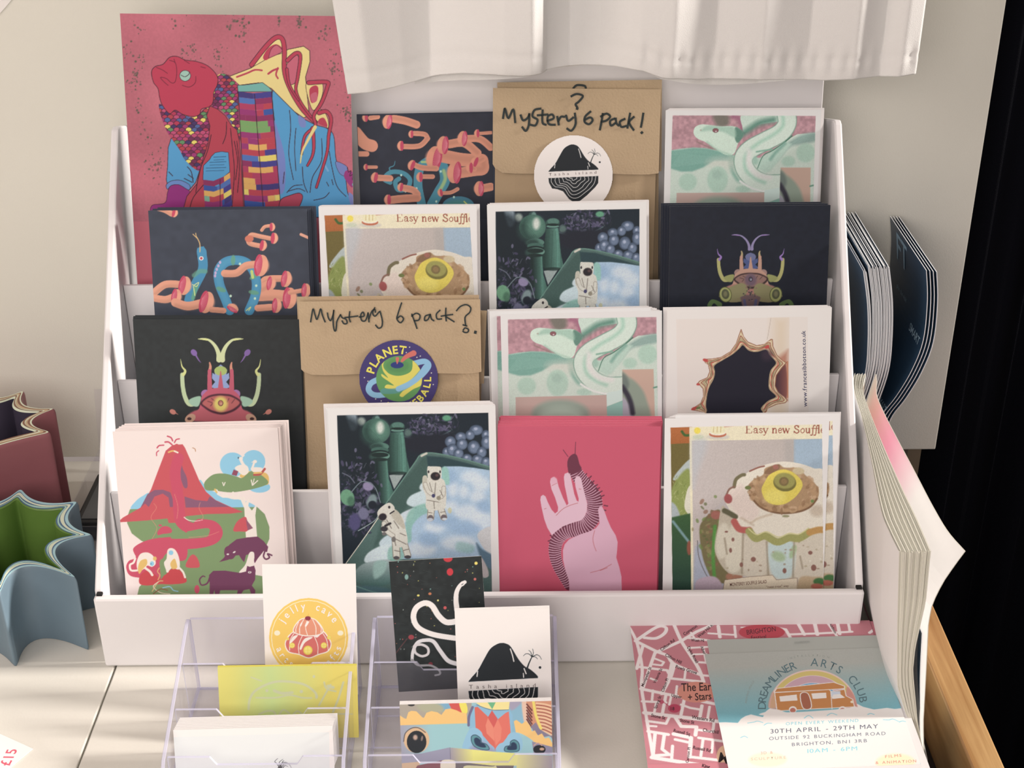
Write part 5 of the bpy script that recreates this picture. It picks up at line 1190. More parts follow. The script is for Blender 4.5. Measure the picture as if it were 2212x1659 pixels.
# ================================================================== business cards in the acrylic holders
CP, CQ, CT = (360, 1200, 460/1663), (780, 1180, 460/1593), (780, 1480, 480/2212)
PB = rad(20)
def bsheet(TL, TR, y0): return Sheet(TL, TR, (0, y0, .010), PB)
def bcard(sh, h, face, edge, art, label, n=0, pitch=.0006, lb=None, group=None, right=0, up=0, cat='business card'):
    mb, ms = card_mesh(sh.w, h, .00036, face, edge)
    o = mb.build('business_card', ms, mw=sh.mw); tag(o, label, cat, group=group)
    if art is not None: put('printed_picture', art, o)
    for k in range(1, n+1):
        c = o.copy(); COL.objects.link(c); c.matrix_world = sh.shifted(right*k/n, pitch*k*.36+up*k/n, -pitch*k); tag(c, lb, cat, group=group)
    return o
BRIGHT = mat('bright white card', alb((240, 232, 230)), .6)
sh = bsheet((566, 1219), (768, 1218), -.05)
A = Art(sh, 70, (240, 232, 230), .26).crop(*CP)
OG, SAL, RP, WL, YC = (242, 190, 86), (232, 140, 108), (218, 102, 96), (250, 236, 214), (232, 196, 66)
A.ell(1109, 641, 310, 310, OG); A.ell(1109, 641, 293, 293, (252, 232, 190)); A.ell(1109, 641, 288, 288, OG)
A.poly([(922,690),(950,630),(1000,590),(1110,580),(1215,585),(1260,630),(1288,690),(1262,750),(1190,775),(1110,803),(1030,775),(950,755)], WL, True); A.poly([(930,690),(955,635),(1000,598),(1110,590),(1210,592),(1254,635),(1280,690),(1256,744),(1186,768),(1110,795),(1034,768),(956,748)], RP, True)
A.poly([(985,590),(1010,530),(1060,490),(1145,490),(1200,535),(1226,590),(1190,622),(1105,632),(1025,618)], WL, True); A.poly([(992,588),(1016,534),(1062,496),(1143,496),(1194,539),(1218,588),(1186,615),(1105,624),(1028,611)], SAL, True)
for L in ([(1070,500),(1040,560),(1040,612)], [(1100,500),(1085,560),(1100,622)], [(1140,500),(1165,560),(1165,618)], [(1170,510),(1205,560),(1205,600)], [(1030,520),(1010,570),(1010,600)], [(1060,625),(1030,700),(1035,770)], [(1150,625),(1180,700),(1180,770)], [(1000,600),(965,660),(960,740)], [(1215,600),(1250,660),(1262,740)]): A.line(L, 5, WL)
for P in ([(1068,660),(1100,640),(1140,640),(1080,680),(1050,735),(1040,720)], [(960,690),(985,635),(1025,622),(995,660)], [(1155,630),(1195,620),(1175,640)], [(1040,545),(1055,520),(1060,525),(1048,552)], [(1080,548),(1095,518),(1112,518),(1090,555)], [(935,650),(955,620),(965,622)]): A.poly(P, (250,244,238), True)
for x, y, r in ((980,702,22),(1103,740,36),(1228,702,24),(1268,640,16),(945,650,12)): A.ell(x, y, r, r, YC); A.ell(x, y, r*.78, r*.78, (240,212,110)); A.line([(x-r*.7, y), (x+r*.7, y)], 3, YC, False); A.line([(x, y-r*.7), (x, y+r*.7)], 3, YC, False)
A.ell(1103, 490, 23, 17, (150, 50, 66)); A.line([(1103,475),(1108,455)], 4, (226,170,60)); A.ell(863, 605, 23, 20, (250,232,186)); A.ell(1357, 605, 23, 20, (250,232,186))
A.arc_text('jelly', 1109, 641, 222, 222, 148, 100, 58, WL, .012, sx=.9); A.arc_text('cave', 1109, 641, 222, 222, 73, 35, 58, WL, .012, sx=.9)
A.arc_text('arts', 1109, 641, 268, 268, 202, 236, 52, WL, .012, True); A.arc_text('&', 1109, 641, 272, 272, 264, 264, 46, WL, .012, True); A.arc_text('crafts', 1109, 641, 268, 268, 286, 340, 52, WL, .012, True)
bcard(sh, .084, BRIGHT, BRIGHT, A.mesh('jelly_print'), 'white business card with a round orange jelly logo, rearmost in the left holder')
sh = bsheet((470, 1441), (770, 1437), -.072)
A = Art(sh, 46, (206, 208, 110), .30).crop(*CP)
A.poly([(340,840),(1500,840),(1500,1700),(340,1700)], lambda x, y: np.array((222,202,98))*np.clip(1-x*5, 0, 1)+np.array((192,200,122))*np.clip(1-np.abs(x-.38)*2.2, 0, 1)*np.clip(x*5, 0, 1)+np.array((226,196,86))*(1-np.clip(1-np.abs(x-.38)*2.2, 0, 1))*np.clip(x*5, 0, 1))
PL = (198, 190, 150)
for L, w in (([(640,1200),(650,1120),(700,1050),(830,990),(960,985),(1080,1010),(1160,1070),(1170,1110)], 18), ([(700,1110),(850,1110),(960,1090),(1060,1110),(1130,1112)], 13), ([(840,1055),(900,1075),(980,1070)], 22), ([(660,950),(740,980)], 10), ([(1230,990),(1250,1040),(1320,1060)], 14), ([(1280,1010),(1240,1080),(1190,1170)], 14), ([(1380,990),(1340,1120),(1300,1220)], 16), ([(1260,1020),(1300,1030)], 24), ([(720,1240),(780,1215),(830,1215),(850,1240)], 14), ([(880,1240),(910,1205),(950,1225),(960,1245)], 14), ([(990,1240),(1020,1215),(1060,1240)], 14), ([(1170,1238),(1300,1236),(1450,1238)], 10)): A.line(L, w, PL, soft=6, alpha=.9)
A.ell(783, 1055, 12, 12, PL); A.ell(1052, 1062, 13, 13, PL); A.ell(1150, 945, 10, 12, PL); A.ell(1172, 1100, 10, 14, PL)
GC = mat('yellow green card', alb((214, 204, 96)), .4, .4)
bcard(sh, .046, GC, mat('yellow card edge', alb((232, 196, 84)), .6), A.mesh('green_print'), 'yellow green holographic business card in the left holder', 2, .0006, 'yellow green business card packed behind the holographic one', 'green cards in the left holder')
sh = bsheet((374, 1577), (718, 1567), -.1)
CW = (340, 1500, 500/2212)
A = Art(sh, 27, (244, 238, 238), .30).crop(*CW)
A.poly([(120,408),(1642,360),(1650,900),(120,900)], (228, 217, 219))
for L in ([(1170,700),(1140,660),(1122,640),(1150,612)], [(1175,700),(1165,650),(1200,620)], [(1180,700),(1190,660),(1230,650),(1260,670),(1280,700)], [(1160,700),(1150,670),(1130,650)], [(1190,690),(1215,665),(1240,660)], [(1200,700),(1220,680),(1250,690)], [(1170,690),(1200,640),(1210,635)]): A.line(L, 8, (50, 48, 50), w2=2.5)
A.ell(1172, 706, 22, 20, (40, 40, 42))
bcard(sh, .0255, BRIGHT, BRIGHT, A.mesh('plant_print'), 'white business card with a spidery black plant in front of the left holder stack', 8, .0011, 'white business card packed behind the spidery plant card', 'white cards in the left holder', right=.002, up=.0008)
sh = bsheet((840, 1213), (1040, 1201), -.05)
A = Art(sh, 84, (38, 42, 42), .28).crop(*CQ); A.grain(.12, 10, 12); r = random.Random(7)
for _ in range(60):
    x, y = r.uniform(215, 900), r.uniform(90, 820); A.line([(x, y), (x+r.uniform(20, 60), y+r.uniform(-6, 16))], 3, (66, 70, 70), alpha=.5)
for _ in range(70): A.ell(r.uniform(220, 905), r.uniform(85, 830), r.uniform(2, 6), r.uniform(2, 6), r.choice(((150,150,140),(196,180,90),(196,90,80),(120,160,150),(180,110,70))), alpha=.8)
for x, y, a, b, c in ((650,92,34,26,(206,52,58)),(665,192,24,28,(212,50,58)),(860,127,12,12,(240,206,96)),(340,230,14,20,(120,150,140)),(375,680,22,18,(160,60,66)),(628,460,12,12,(206,80,80)),(852,246,10,10,(206,100,90)),(428,368,10,8,(220,196,96)),(515,355,12,10,(196,110,70)),(575,405,7,7,(226,206,110)),(520,880,16,14,(120,40,50))): A.ell(x, y, a, b, c, soft=4)
A.line([(345,690),(260,800)], 8, (120,60,62), alpha=.6)
WS = (240, 228, 224)
A.line([(776,268),(742,292),(716,340),(710,400),(717,475)], 26, WS, w2=40); A.ell(758, 280, 24, 17, WS, -40); A.line([(752,288),(764,280)], 5, (60,60,60))
A.line([(720,560),(640,568),(580,520),(530,445),(475,425),(412,462),(392,535),(430,610),(540,660),(720,690)], 44, WS, w2=40)
A.line([(720,880),(650,855),(590,780),(540,712),(480,702),(420,722),(388,790),(382,850)], 34, (222,206,202), w2=22); A.line([(400,770),(400,745),(450,735),(498,760),(500,805),(455,822),(410,800),(400,770)], 20, (214,196,192), w2=18); A.line([(382,850),(430,890),(520,892),(580,925),(590,955),(555,965)], 18, (150,140,140), w2=14)
bcard(sh, .083, mat('black card', alb((38, 42, 42)), .5), BRIGHT, A.mesh('white_snake_print'), 'black business card with a white snake and coloured specks in the right holder')
sh = bsheet((982, 1319), (1187, 1313), -.070)
A = Art(sh, 74, (241, 231, 229), .28).crop(*CQ)
paint_tasha(A, lambda x, y: (803+x*1.53, 726+y*1.55-x*.02), 1.53); A.crop(*CQ)
text_fit(A, 'Tasha island', 806, 1066, 1330, 1054, 30, (120, 104, 100), space=.46)
bcard(sh, .071, BRIGHT, BRIGHT, A.mesh('island_print'), 'white square business card with a black island in the right holder', 2, .0006, 'white business card packed behind the black island card', 'island cards in the right holder', up=.0006)
sh = bsheet((863, 1522), (1191, 1514), -.1)
A = Art(sh, 42, (150, 182, 184), .28).crop(*CT)
TQ, OR, LV, RD, YL = (148,184,188), (238,180,104), (150,140,158), (220,96,80), (232,214,110)
A.poly([(360,170),(1100,150),(1100,420),(360,420)], (168,150,134)); A.poly([(740,180),(880,175),(870,260),(780,250)], (120,160,184), True, soft=10); A.poly([(560,200),(760,180),(820,260),(640,270)], (170,160,130), True, soft=30)
A.ell(500, 196, 34, 14, (60,56,54)); A.poly([(870,175),(985,172),(1030,270),(930,300)], (214,80,72)); A.poly([(975,172),(1040,172),(1060,260),(1020,300)], (232,206,80), True)
A.poly([(370,290),(430,330),(450,335),(470,270),(500,255),(550,260),(610,320),(625,325),(650,275),(700,258),(760,270),(800,296),(840,240),(890,232),(950,250),(990,270),(1050,280),(1060,400),(360,410)], OR)
A.poly([(360,400),(1070,380),(1070,640),(900,640),(360,700)], lambda x, y: np.array((160,150,162))*(1-np.clip(x*2.2, 0, 1))+np.array((150,186,186))*np.clip(x*2.2, 0, 1))
A.poly([(1470,160),(1660,155),(1640,480),(1500,470)], (130,168,186)); A.poly([(1460,160),(1560,158),(1600,170),(1500,250)], (160,146,164), True, soft=20); A.poly([(1600,155),(1660,150),(1660,420),(1620,360)], (224,176,150), True, soft=14)
A.poly([(1640,150),(1910,150),(1910,500),(1700,420)], (206,132,100))
for k in range(9): A.line([(1745+k*4, 180+k*34), (1830, 190+k*34), (1900, 210+k*36)], 16, (232,180,140), alpha=.9); A.line([(1745+k*4, 198+k*34), (1830, 208+k*34), (1900, 228+k*36)], 8, (150,70,62), alpha=.9)
for k in range(6): A.line([(1650, 190+k*30), (1700, 250+k*34)], 14, (110,52,50)); 
A.line([(1715,160),(1740,300),(1790,430)], 26, (230,196,90))
A.poly([(1690,410),(1740,370),(1780,440),(1880,500),(1905,540),(1905,500),(1800,520),(1720,470)], (132,116,134))
A.poly([(1520,360),(1545,345),(1580,370),(1600,385),(1640,355),(1680,400),(1700,460),(1730,450),(1760,500),(1800,480),(1830,530),(1870,520),(1905,580),(1905,620),(1700,560),(1540,470)], OR)
A.poly([(1540,470),(1700,545),(1720,600),(1720,670),(1560,670),(1400,640),(1400,560)], TQ, True); A.poly([(1700,560),(1905,615),(1905,690),(1720,690)], (140,128,148))
A.poly([(1060,400),(1060,300),(1100,210),(1150,190),(1250,200),(1480,250),(1510,300),(1500,470),(1420,620),(1340,660),(1240,640),(1120,500)], (132,172,196), False)
A.line([(1070,400),(1075,310),(1110,220)], 24, (110,100,130)); A.poly([(1130,165),(1480,160),(1470,245),(1310,245),(1200,215)], (236,206,130)); A.poly([(1260,170),(1340,170),(1305,240)], (104,170,120)); A.line([(1150,195),(1300,246),(1470,244)], 5, (80,90,100))
A.poly([(1130,220),(1160,215),(1260,310),(1310,400),(1340,655),(1230,520),(1140,430)], RD); A.poly([(1470,262),(1440,275),(1360,340),(1300,440),(1340,655),(1420,560),(1490,470)], (226,104,88)); A.poly([(1303,250),(1360,335),(1318,430),(1262,320)], (214,84,78)); A.poly([(1262,325),(1318,420),(1330,560),(1250,480),(1240,400)], (232,124,100)); A.poly([(1362,340),(1400,430),(1390,540),(1340,600),(1318,430)], (232,120,98))
A.poly([(1010,640),(1030,540),(1080,440),(1140,425),(1200,470),(1230,560),(1290,590),(1320,650),(1100,700)], (140,178,200), True); A.poly([(1350,660),(1370,590),(1430,560),(1470,490),(1540,470),(1600,530),(1580,660)], (140,178,200), True)
A.poly([(1060,660),(1150,690),(1330,660),(1260,590),(1180,560)], (150,136,166), True, soft=40, alpha=.8)
for s_, P in ((0, [(1100,560),(1100,510),(1140,495),(1190,530),(1200,570),(1250,590),(1275,640),(1200,640),(1130,610)]), (1, [(1425,640),(1440,610),(1480,600),(1490,560),(1530,545),(1570,580),(1570,650),(1500,665),(1440,660)])): A.poly(P, (90,140,146), True, outline=(64,84,104), ow=8); c = (1180,575) if not s_ else (1505,612); A.poly([(c[0]+(x-c[0])*.66, c[1]+(y-c[1])*.66) for x, y in P], (44,58,84), True, soft=10)
A.ell(552, 545, 128, 130, (216,168,126)); A.ell(540, 555, 128, 138, (120,110,110), alpha=.0); A.ell(553, 565, 98, 112, (42,44,48)); A.ell(540, 520, 22, 26, (190,150,130), soft=16); A.ell(606, 530, 10, 26, (140,110,100), 10, soft=8); A.line([(424,560),(440,480),(500,430),(570,425),(640,470)], 9, (96,84,84))
A.ell(1775, 640, 62, 44, (40,40,46)); A.ell(1800, 636, 24, 14, (200,150,120), soft=6); A.line([(1720,600),(1760,575),(1800,600)], 10, (206,150,130))
A.poly([(360,690),(600,680),(880,620),(900,740),(640,770),(360,830)], LV); A.poly([(890,622),(1100,640),(1350,665),(1580,680),(1560,800),(1300,810),(1100,790),(890,745)], lambda x, y: np.array((156,138,150))*(1-np.clip(x*3, 0, 1))+np.array((226,210,112))*np.clip(x*3, 0, 1)); A.line([(885,622),(890,745)], 4, (110,100,116), False)
A.poly([(1560,690),(1905,700),(1905,900),(1540,900)], lambda x, y: np.array((226,210,120))*(1-x)+np.array((150,130,140))*x); A.poly([(380,780),(600,760),(560,830),(380,840)], (206,160,120)); A.poly([(560,800),(800,750),(900,750),(900,900),(500,900)], (126,44,60)); A.poly([(800,755),(940,760),(930,900),(810,900)], (222,200,176), True); A.poly([(940,760),(1300,800),(1520,800),(1500,900),(940,900)], (96,80,84)); A.poly([(1050,800),(1300,810),(1340,800),(1330,860),(1050,840)], (210,196,140), True)
bcard(sh, .0405, BRIGHT, BRIGHT, A.mesh('toy_face_print'), 'business card picturing a colourful wooden face with round eyes in the right holder', 3, .0007, 'business card packed behind the wooden face card', 'wooden face cards in the right holder', up=.0005)

# ================================================================== flyers lying at the lower right
CR_, CS = (1340, 1320, 520/2212), (1640, 1160, 572/1902)
LN = rad(82.5)
shm = Sheet((1361, 1351), (1878, 1340), (0, -.0035, .0300), LN)
A = Art(shm, 112, (200, 118, 124), .36).crop(*CR_)
RC = (238, 214, 206)
for L, w in (([(70,130),(150,285),(200,520),(195,700),(240,980),(300,1330)], 34), ([(140,275),(330,370),(430,410),(500,490),(745,590)], 40), ([(140,275),(330,150),(415,150),(410,200),(330,250),(220,245)], 40), ([(495,130),(560,275),(640,400),(720,530),(765,650)], 40), ([(330,380),(560,275),(700,190),(840,130)], 38), ([(600,245),(820,270)], 30), ([(210,310),(150,530)], 36), ([(320,380),(270,520),(200,730)], 36), ([(300,430),(400,470),(380,500),(300,490)], 26), ([(475,480),(440,650),(380,760)], 40), ([(160,512),(430,545),(470,620),(750,650)], 34), ([(190,715),(430,765),(900,860)], 40), ([(200,830),(420,840)], 30), ([(420,765),(385,950)], 34), ([(590,800),(555,965)], 34), ([(560,860),(640,890),(730,905)], 30), ([(750,870),(728,990)], 36), ([(220,935),(480,965),(940,1020)], 46), ([(240,1010),(420,1035),(455,965)], 30), ([(500,970),(560,1060),(700,1065),(690,1140)], 40), ([(250,1055),(330,1060)], 26), ([(255,1105),(440,1135)], 36), ([(320,1120),(300,1330)], 36), ([(405,1130),(385,1270),(450,1320),(300,1330)], 36), ([(490,1130),(650,1165),(635,1340)], 44), ([(505,1180),(640,1210)], 34), ([(290,1345),(600,1395),(960,1450)], 46), ([(900,140),(915,240)], 40), ([(1050,140),(1060,240)], 30), ([(810,205),(1060,220)], 26), ([(810,150),(1100,160)], 0), ([(620,340),(800,330)], 28), ([(720,470),(850,480)], 30), ([(740,590),(870,600)], 30), ([(1110,150),(1180,150)], 16), ([(1400,150),(1520,170),(1560,240)], 36), ([(1560,215),(1840,205),(2130,190)], 30), ([(1630,110),(1690,215)], 40), ([(1780,90),(1810,215)], 44), ([(1890,90),(1990,230)], 30), ([(1990,85),(2015,210)], 40), ([(2090,80),(2110,190)], 30), ([(2290,200),(2400,120)], 34), ([(255,200),(300,330)], 0), ([(650,200),(690,265)], 26), ([(760,330),(790,470)], 28), ([(640,400),(790,395)], 26), ([(500,500),(470,600)], 30), ([(600,540),(590,620)], 26), ([(280,620),(330,640)], 26), ([(300,730),(290,830)], 28), ([(470,770),(450,860)], 26), ([(330,850),(310,940)], 28), ([(520,690),(510,770)], 26), ([(820,880),(800,1000)], 28), ([(860,1020),(850,1110),(700,1090)], 30), ([(720,1165),(960,1200)], 32), ([(760,1180),(740,1330)], 30), ([(850,1195),(840,1300)], 28), ([(480,1240),(470,1380)], 32), ([(640,1340),(900,1370)], 34)):
    if w: A.line(L, w*.86, RC, len(L) > 4, soft=3)
A.ell(1300, 195, 212, 70, (196, 66, 76)); A.ell(700, 745, 175, 96, (218, 132, 112)); A.ell(497, 895, 58, 40, (192, 62, 86)); A.line([(395,835),(440,870)], 7, (192,62,86)); A.ell(380, 835, 22, 18, (196,80,100)); A.ell(975, 1330, 90, 100, (236,180,140))
TC = (74, 44, 50)
for t, x, y, rot, s in (('Clifton Rd', 378, 370, -37, 26), ('Clifton Hill', 408, 412, 27, 26), ('Powis Grove', 503, 522, 17, 27), ('Montpelier St', 212, 698, -67, 24), ('Victoria St', 322, 668, -64, 24), ('Clifton Pl', 398, 748, -70, 24), ('Dyke Road', 612, 335, 60, 26), ('Compton', 588, 228, -34, 26), ('West Hill R', 722, 248, -40, 25), ('West Hi', 650, 280, 2, 24), ('Alber', 735, 330, 66, 24), ('Upper', 466, 785, 12, 26), ('Spring St', 330, 902, -68, 24), ('Stone St', 280, 970, 12, 27), ('Stone St', 546, 1016, 10, 27), ('Western Rd', 655, 988, 9, 29), ('Churchill', 755, 1106, 9, 28), ('Russell Sq', 485, 1110, 13, 27), ('Russell Rd', 664, 1266, 11, 28), ('Cannon Pl', 625, 1398, -82, 24), ('King', 748, 1432, 12, 28), ('Addison', 1918, 118, 60, 22)):
    A.text(t, x, y, s*1.08, TC, rot=rot, sx=.94, weight=.022)
A.text('18', 455, 912, 30, TC, weight=.02); A.text('BRIGHTON', 1160, 218, 44, TC, rot=-7, sx=.86); A.text('Festival', 1200, 262, 34, TC, rot=-5)
A.text('The Earl', 560, 738, 74, (60, 40, 40), rot=-2, sx=.82, weight=.012); A.text('+ Stars', 620, 826, 66, (60, 40, 40), rot=-4, sx=.82, weight=.012); A.text('Mo', 892, 1385, 92, (50, 40, 40), rot=12, weight=.012)
mb, ms = card_mesh(shm.w, .150, .0003, mat('pink map paper', alb((200, 122, 128)), .6), PAPER)
o = mb.build('map_flyer', ms, mw=shm.mw); tag(o, 'pink street map flyer topmost of the map pile under the arts club flyers', 'flyer', group='map flyers'); put('printed_map', A.mesh('map_print'), o)
for k in (1, 2):
    c = o.copy(); COL.objects.link(c); c.matrix_world = shm.shifted(.0016*k+.001, .0008*k, -.0007*k, -.006*k); tag(c, 'pink map flyer under the topmost map flyer, only its edge showing', 'flyer', group='map flyers')
shd = Sheet((1522, 1413), (1901, 1399), (0, -.0035, .0320), LN)
A = Art(shd, 92, (170, 166, 156), .28).crop(*CR_)
yb = np.array([[0, 0], [9, 1]])
v0 = shd.uv([(1700, 1413)])[0][1]; v1 = shd.uv([(1600, 1545)])[0][1]
f = np.clip((A.V-v0-9)/(v1-v0-9), 0, 1)[:, None, None]
A.img[:] = np.array((176,169,158))*(1-f)+np.array((118,172,180))*f
A.grain(.012, 2, 9)
WH = (238, 228, 226)
A.poly([(700,1030),(960,1022),(1080,1028),(1110,990),(1150,965),(1200,950),(1260,965),(1310,975),(1340,920),(1380,890),(1440,905),(1500,930),(1600,935),(1700,930),(1800,925),(1900,925),(1980,910),(2060,880),(2110,840),(2170,850),(2230,880),(2330,905),(2450,890),(2520,900),(2700,880),(2800,1800),(700,1800)], WH, False, soft=6)
c = (1768, 890)
for a, col in ((1.0, (232,190,176)), (.965, (216,184,104)), (.85, (228,196,188)), (.835, (208,158,166)), (.66, (226,206,206)), (.645, (112,164,200)), (.42, (226,214,214)), (.405, (120,170,204)), (.30, (226,214,214)), (.285, (170,160,170))):
    n = 40; A.poly([(c[0]+405*a*math.cos(math.pi*k/n), c[1]-352*a*math.sin(math.pi*k/n)) for k in range(n+1)], col)
A.poly([(1366,890),(1372,800),(1410,740),(1480,890)], (214,150,130), True, soft=14, alpha=.7); A.poly([(2080,700),(2140,760),(2172,850),(2172,890),(2090,880)], (216,140,124), True, soft=10)
VO, VB = (206,128,70), (176,98,72)
A.poly([(1436,712),(1960,655),(2060,690),(2060,712),(1925,722),(1412,748)], VO, outline=WH, ow=7); A.poly([(1418,750),(1920,722),(1935,740),(2060,720),(2075,780),(2135,812),(2152,880),(1440,918)], VO, outline=WH, ow=7)
A.poly([(1460,785),(1620,768),(1628,822),(1470,832)], WH); A.poly([(1755,758),(1890,750),(1895,800),(1768,808)], WH); A.poly([(1655,765),(1725,760),(1755,885),(1680,892)], VB, True, outline=WH, ow=8); A.poly([(1930,742),(2020,735),(2025,770),(1935,790)], (206,204,214)); A.poly([(1945,795),(1960,770),(2020,765),(2060,795),(1950,806)], WH, outline=WH, ow=5); A.line([(1935,740),(1945,900)], 6, WH, False)
for x in (1585, 2042): A.ell(x, 905, 36, 30, WH); A.ell(x, 912, 26, 22, (200,112,92))
A.ell(2130, 835, 16, 12, (240,210,180))
A.poly([(1340,925),(1440,905),(1520,930),(1570,930),(1700,925),(1980,905),(2080,895),(2170,880),(2180,960),(1340,960)], WH, True, soft=8)
for P in ([(1170,1030),(1230,1020),(1260,1012),(1310,1025)], [(1320,1050),(1350,1032),(1390,1032)], [(1105,1165),(1140,1150),(1170,1165)], [(1690,985),(1730,960),(1770,985)], [(1900,960),(1940,940),(1990,955)]): A.line(P, 7, (130,196,206))
A.crop(*CS)
for P in ([(890,1312),(930,1315),(960,1308),(1000,1325)], [(1005,1330),(1030,1322),(1060,1330)], [(780,1275),(800,1268),(825,1275)]): A.line(P, 6, (130,196,206))
A.ell(980, 1620, 150, 70, (246,222,170), soft=40, alpha=.9); A.ell(60, 1600, 150, 60, (246,222,180), soft=40, alpha=.8)
TL_, DK = (126,192,200), (96,98,112)
text_fit(A, 'OPEN EVERY WEEKEND', 190, 1353, 720, 1328, 22, TL_, space=.16)
text_fit(A, '30TH APRIL - 29TH MAY', 78, 1412, 862, 1374, 31, DK, space=.12); text_fit(A, 'OUTSIDE 92 BUCKINGHAM ROAD', 70, 1460, 915, 1422, 24, (116,118,130), space=.16)
text_fit(A, 'BRIGHTON, BN1 3RB', 232, 1503, 782, 1474, 24, (116,118,130), space=.16); text_fit(A, '10AM - 6PM', 335, 1553, 712, 1532, 29, (136,204,212), space=.12)
text_fit(A, '3D &', 10, 1562, 105, 1556, 19, (226,176,150), space=.2); text_fit(A, 'SCULPTURE', -60, 1606, 200, 1592, 19, (230,186,160), space=.2); text_fit(A, 'FILMS', 903, 1588, 1030, 1578, 20, (222,140,124), space=.2); text_fit(A, '& ANIMATION', 835, 1632, 1135, 1618, 20, (222,140,124), space=.2)
A.crop(*CR_)
A.arc_text('DREAMLINER', 1752, 872, 415, 358, 180, 112, 74, (92,112,116)); A.arc_text('ARTS', 1752, 872, 430, 366, 86, 56, 74, (92,112,116)); A.arc_text('CLUB', 1752, 872, 448, 360, 38, 9, 74, (92,112,116))
for P in ([(1430,345),(1462,340)], [(1495,335),(1520,330),(1548,334)]): A.line(P, 7, (120,118,112))
A.arc_text('INSTALLATION', 1752, 872, 560, 455, 112, 74, 20, (150,148,140)); A.arc_text('MOVING IMAGE', 1752, 872, 590, 470, 176, 152, 18, (148,148,142)); A.text('EXHIBITION', 1600, 298, 18, (152,148,140), rot=-3)
GRC = mat('pale grey flyer stock', alb((172, 166, 156)), .6)
mb, ms = card_mesh(shd.w, .122, .0004, PAPER, PAPER)
o = mb.build('club_flyer', ms, mw=shd.mw); tag(o, 'arts club flyer with an orange camper van under a rainbow, topmost of its pile', 'flyer', group='arts club flyers'); put('printed_flyer', A.mesh('club_print'), o)
gm, gs = card_mesh(.1085, .122, .0004, GRC, PAPER)
shd2 = Sheet((1527, 1382), (1893, 1372), (0, -.0035, .0315), LN)
c = gm.build('club_flyer', gs, mw=shd2.mw); c.scale = (shd2.w/.1085, 1, 1); tag(c, 'arts club flyer directly under the camper van flyer, pushed up so its grey top shows', 'flyer', group='arts club flyers')
c2 = o.copy(); COL.objects.link(c2); c2.matrix_world = shd.shifted(.004, -.004, -.0008, .010); tag(c2, 'lowest arts club flyer of the pile, only its left edge showing', 'flyer', group='arts club flyers')
# ================================================================== star-rimmed pots
def star_outline(tips, r_in, c, n=22):
    """tips: list of (x, y) in order; concave arcs between neighbours"""
    out = []
    N = len(tips)
    for i in range(N):
        a = Vector(tips[i]); b_ = Vector(tips[(i+1) % N]); mid = (a+b_)/2
        dirc = (Vector(c)-mid); L = dirc.length; dirc.normalize()
        ctrl = mid+dirc*((L-r_in)*2.0 if L > r_in else 0)
        for k in range(n):
            t = k/n
            # softened tip: ease the parameter so the points bunch at the tips
            p = a*(1-t)**2+ctrl*2*t*(1-t)+b_*t*t
            out.append(p)
    # round the tips slightly
    M_ = len(out); sm_ = []
    for i in range(M_): sm_.append((out[i-2]+out[i-1]*2+out[i]*3+out[(i+1) % M_]*2+out[(i+2) % M_])/9)
    return sm_
def pot(name, label, c, tips, r_in, h, cols, rims, inner, z0=0.0002):
    root = empty(name, (c[0], c[1], z0)); tag(root, label, 'pot')
    O = star_outline(tips, r_in, c)
    def ring(sc, z, wob=0.0, ph=0.0):
        r = []
        for i, p in enumerate(O):
            f = sc+wob*math.sin(i*.21+ph)+wob*.6*math.sin(i*.47+ph*2)
            r.append((c[0]+(p.x-c[0])*f-c[0], c[1]+(p.y-c[1])*f-c[1], z))
        return r
    body = MB().grid([ring(.97, 0), ring(.985, .003), ring(.99, h*.5), ring(1.0, h-.0035), ring(.992, h-.001), ring(.975, h)], closed=True)
    body.build('outer_wall', cols[0], root, smooth=True)
    n = len(rims); sc = .975
    for i, (m, w) in enumerate(rims):
        a = ring(sc, h, .006 if i else 0, i*1.3); b2 = ring(sc-w, h-(.0012 if i == n-1 else 0)+.00002*i, .006 if i < n-1 else 0, (i+1)*1.3)
        MB().grid([a, b2], closed=True).build('rim_band', m, root, smooth=True, fixn=False); sc -= w
    bot = ring(sc-.05, .004)
    mb = MB().grid([ring(sc, h-.0012), ring(sc-.02, h*.6), bot], closed=True)
    mb.add(bot, [tuple(range(len(bot)))])
    mb.build('inner_wall', inner, root, smooth=True)
    bt = ring(.965, .0001)
    MB().add(bt, [tuple(range(len(bt)))]).build('foot', cols[0], root, fixn=False)
    return root
BLU = mat('blue glaze', alb((106, 117, 124)), .45, .4, noise=.18, nscale=22)
GRN = mat('green glaze', alb((100, 124, 56)), .35, .5, noise=.2, nscale=30)
LBL = mat('pale blue clay', alb((165, 190, 192)), .4, .4, noise=.1, nscale=60)
CRM = mat('cream clay', alb((215, 208, 180)), .45, .4, noise=.1, nscale=60)
DBL = mat('slate blue clay', alb((80, 105, 130)), .45, .4, noise=.15, nscale=60)
MINT = mat('mint clay', alb((170, 195, 180)), .45, .4, noise=.15, nscale=60)
RED = mat('red glaze', alb((148, 86, 88)), .4, .4, noise=.15, nscale=22)
INK = mat('dark plum glaze', alb((70, 60, 72)), .4, .4, noise=.2, nscale=30)
TAN = mat('tan clay', alb((200, 165, 130)), .5, .3, noise=.15, nscale=60)
BRN = mat('brown clay', alb((140, 95, 75)), .5, .3, noise=.15, nscale=60)
hz = .060
def tipsz(px, z): return [tuple(at_z(x, y, z)[:2]) for x, y in px]
T = tipsz([(0, 1292), (177, 1256), (210, 1156), (175, 1080), (46, 1052)], hz)
cB = (-.327, .066)
T += [(-.372, .112), (-.392, .066), (-.368, .018)]
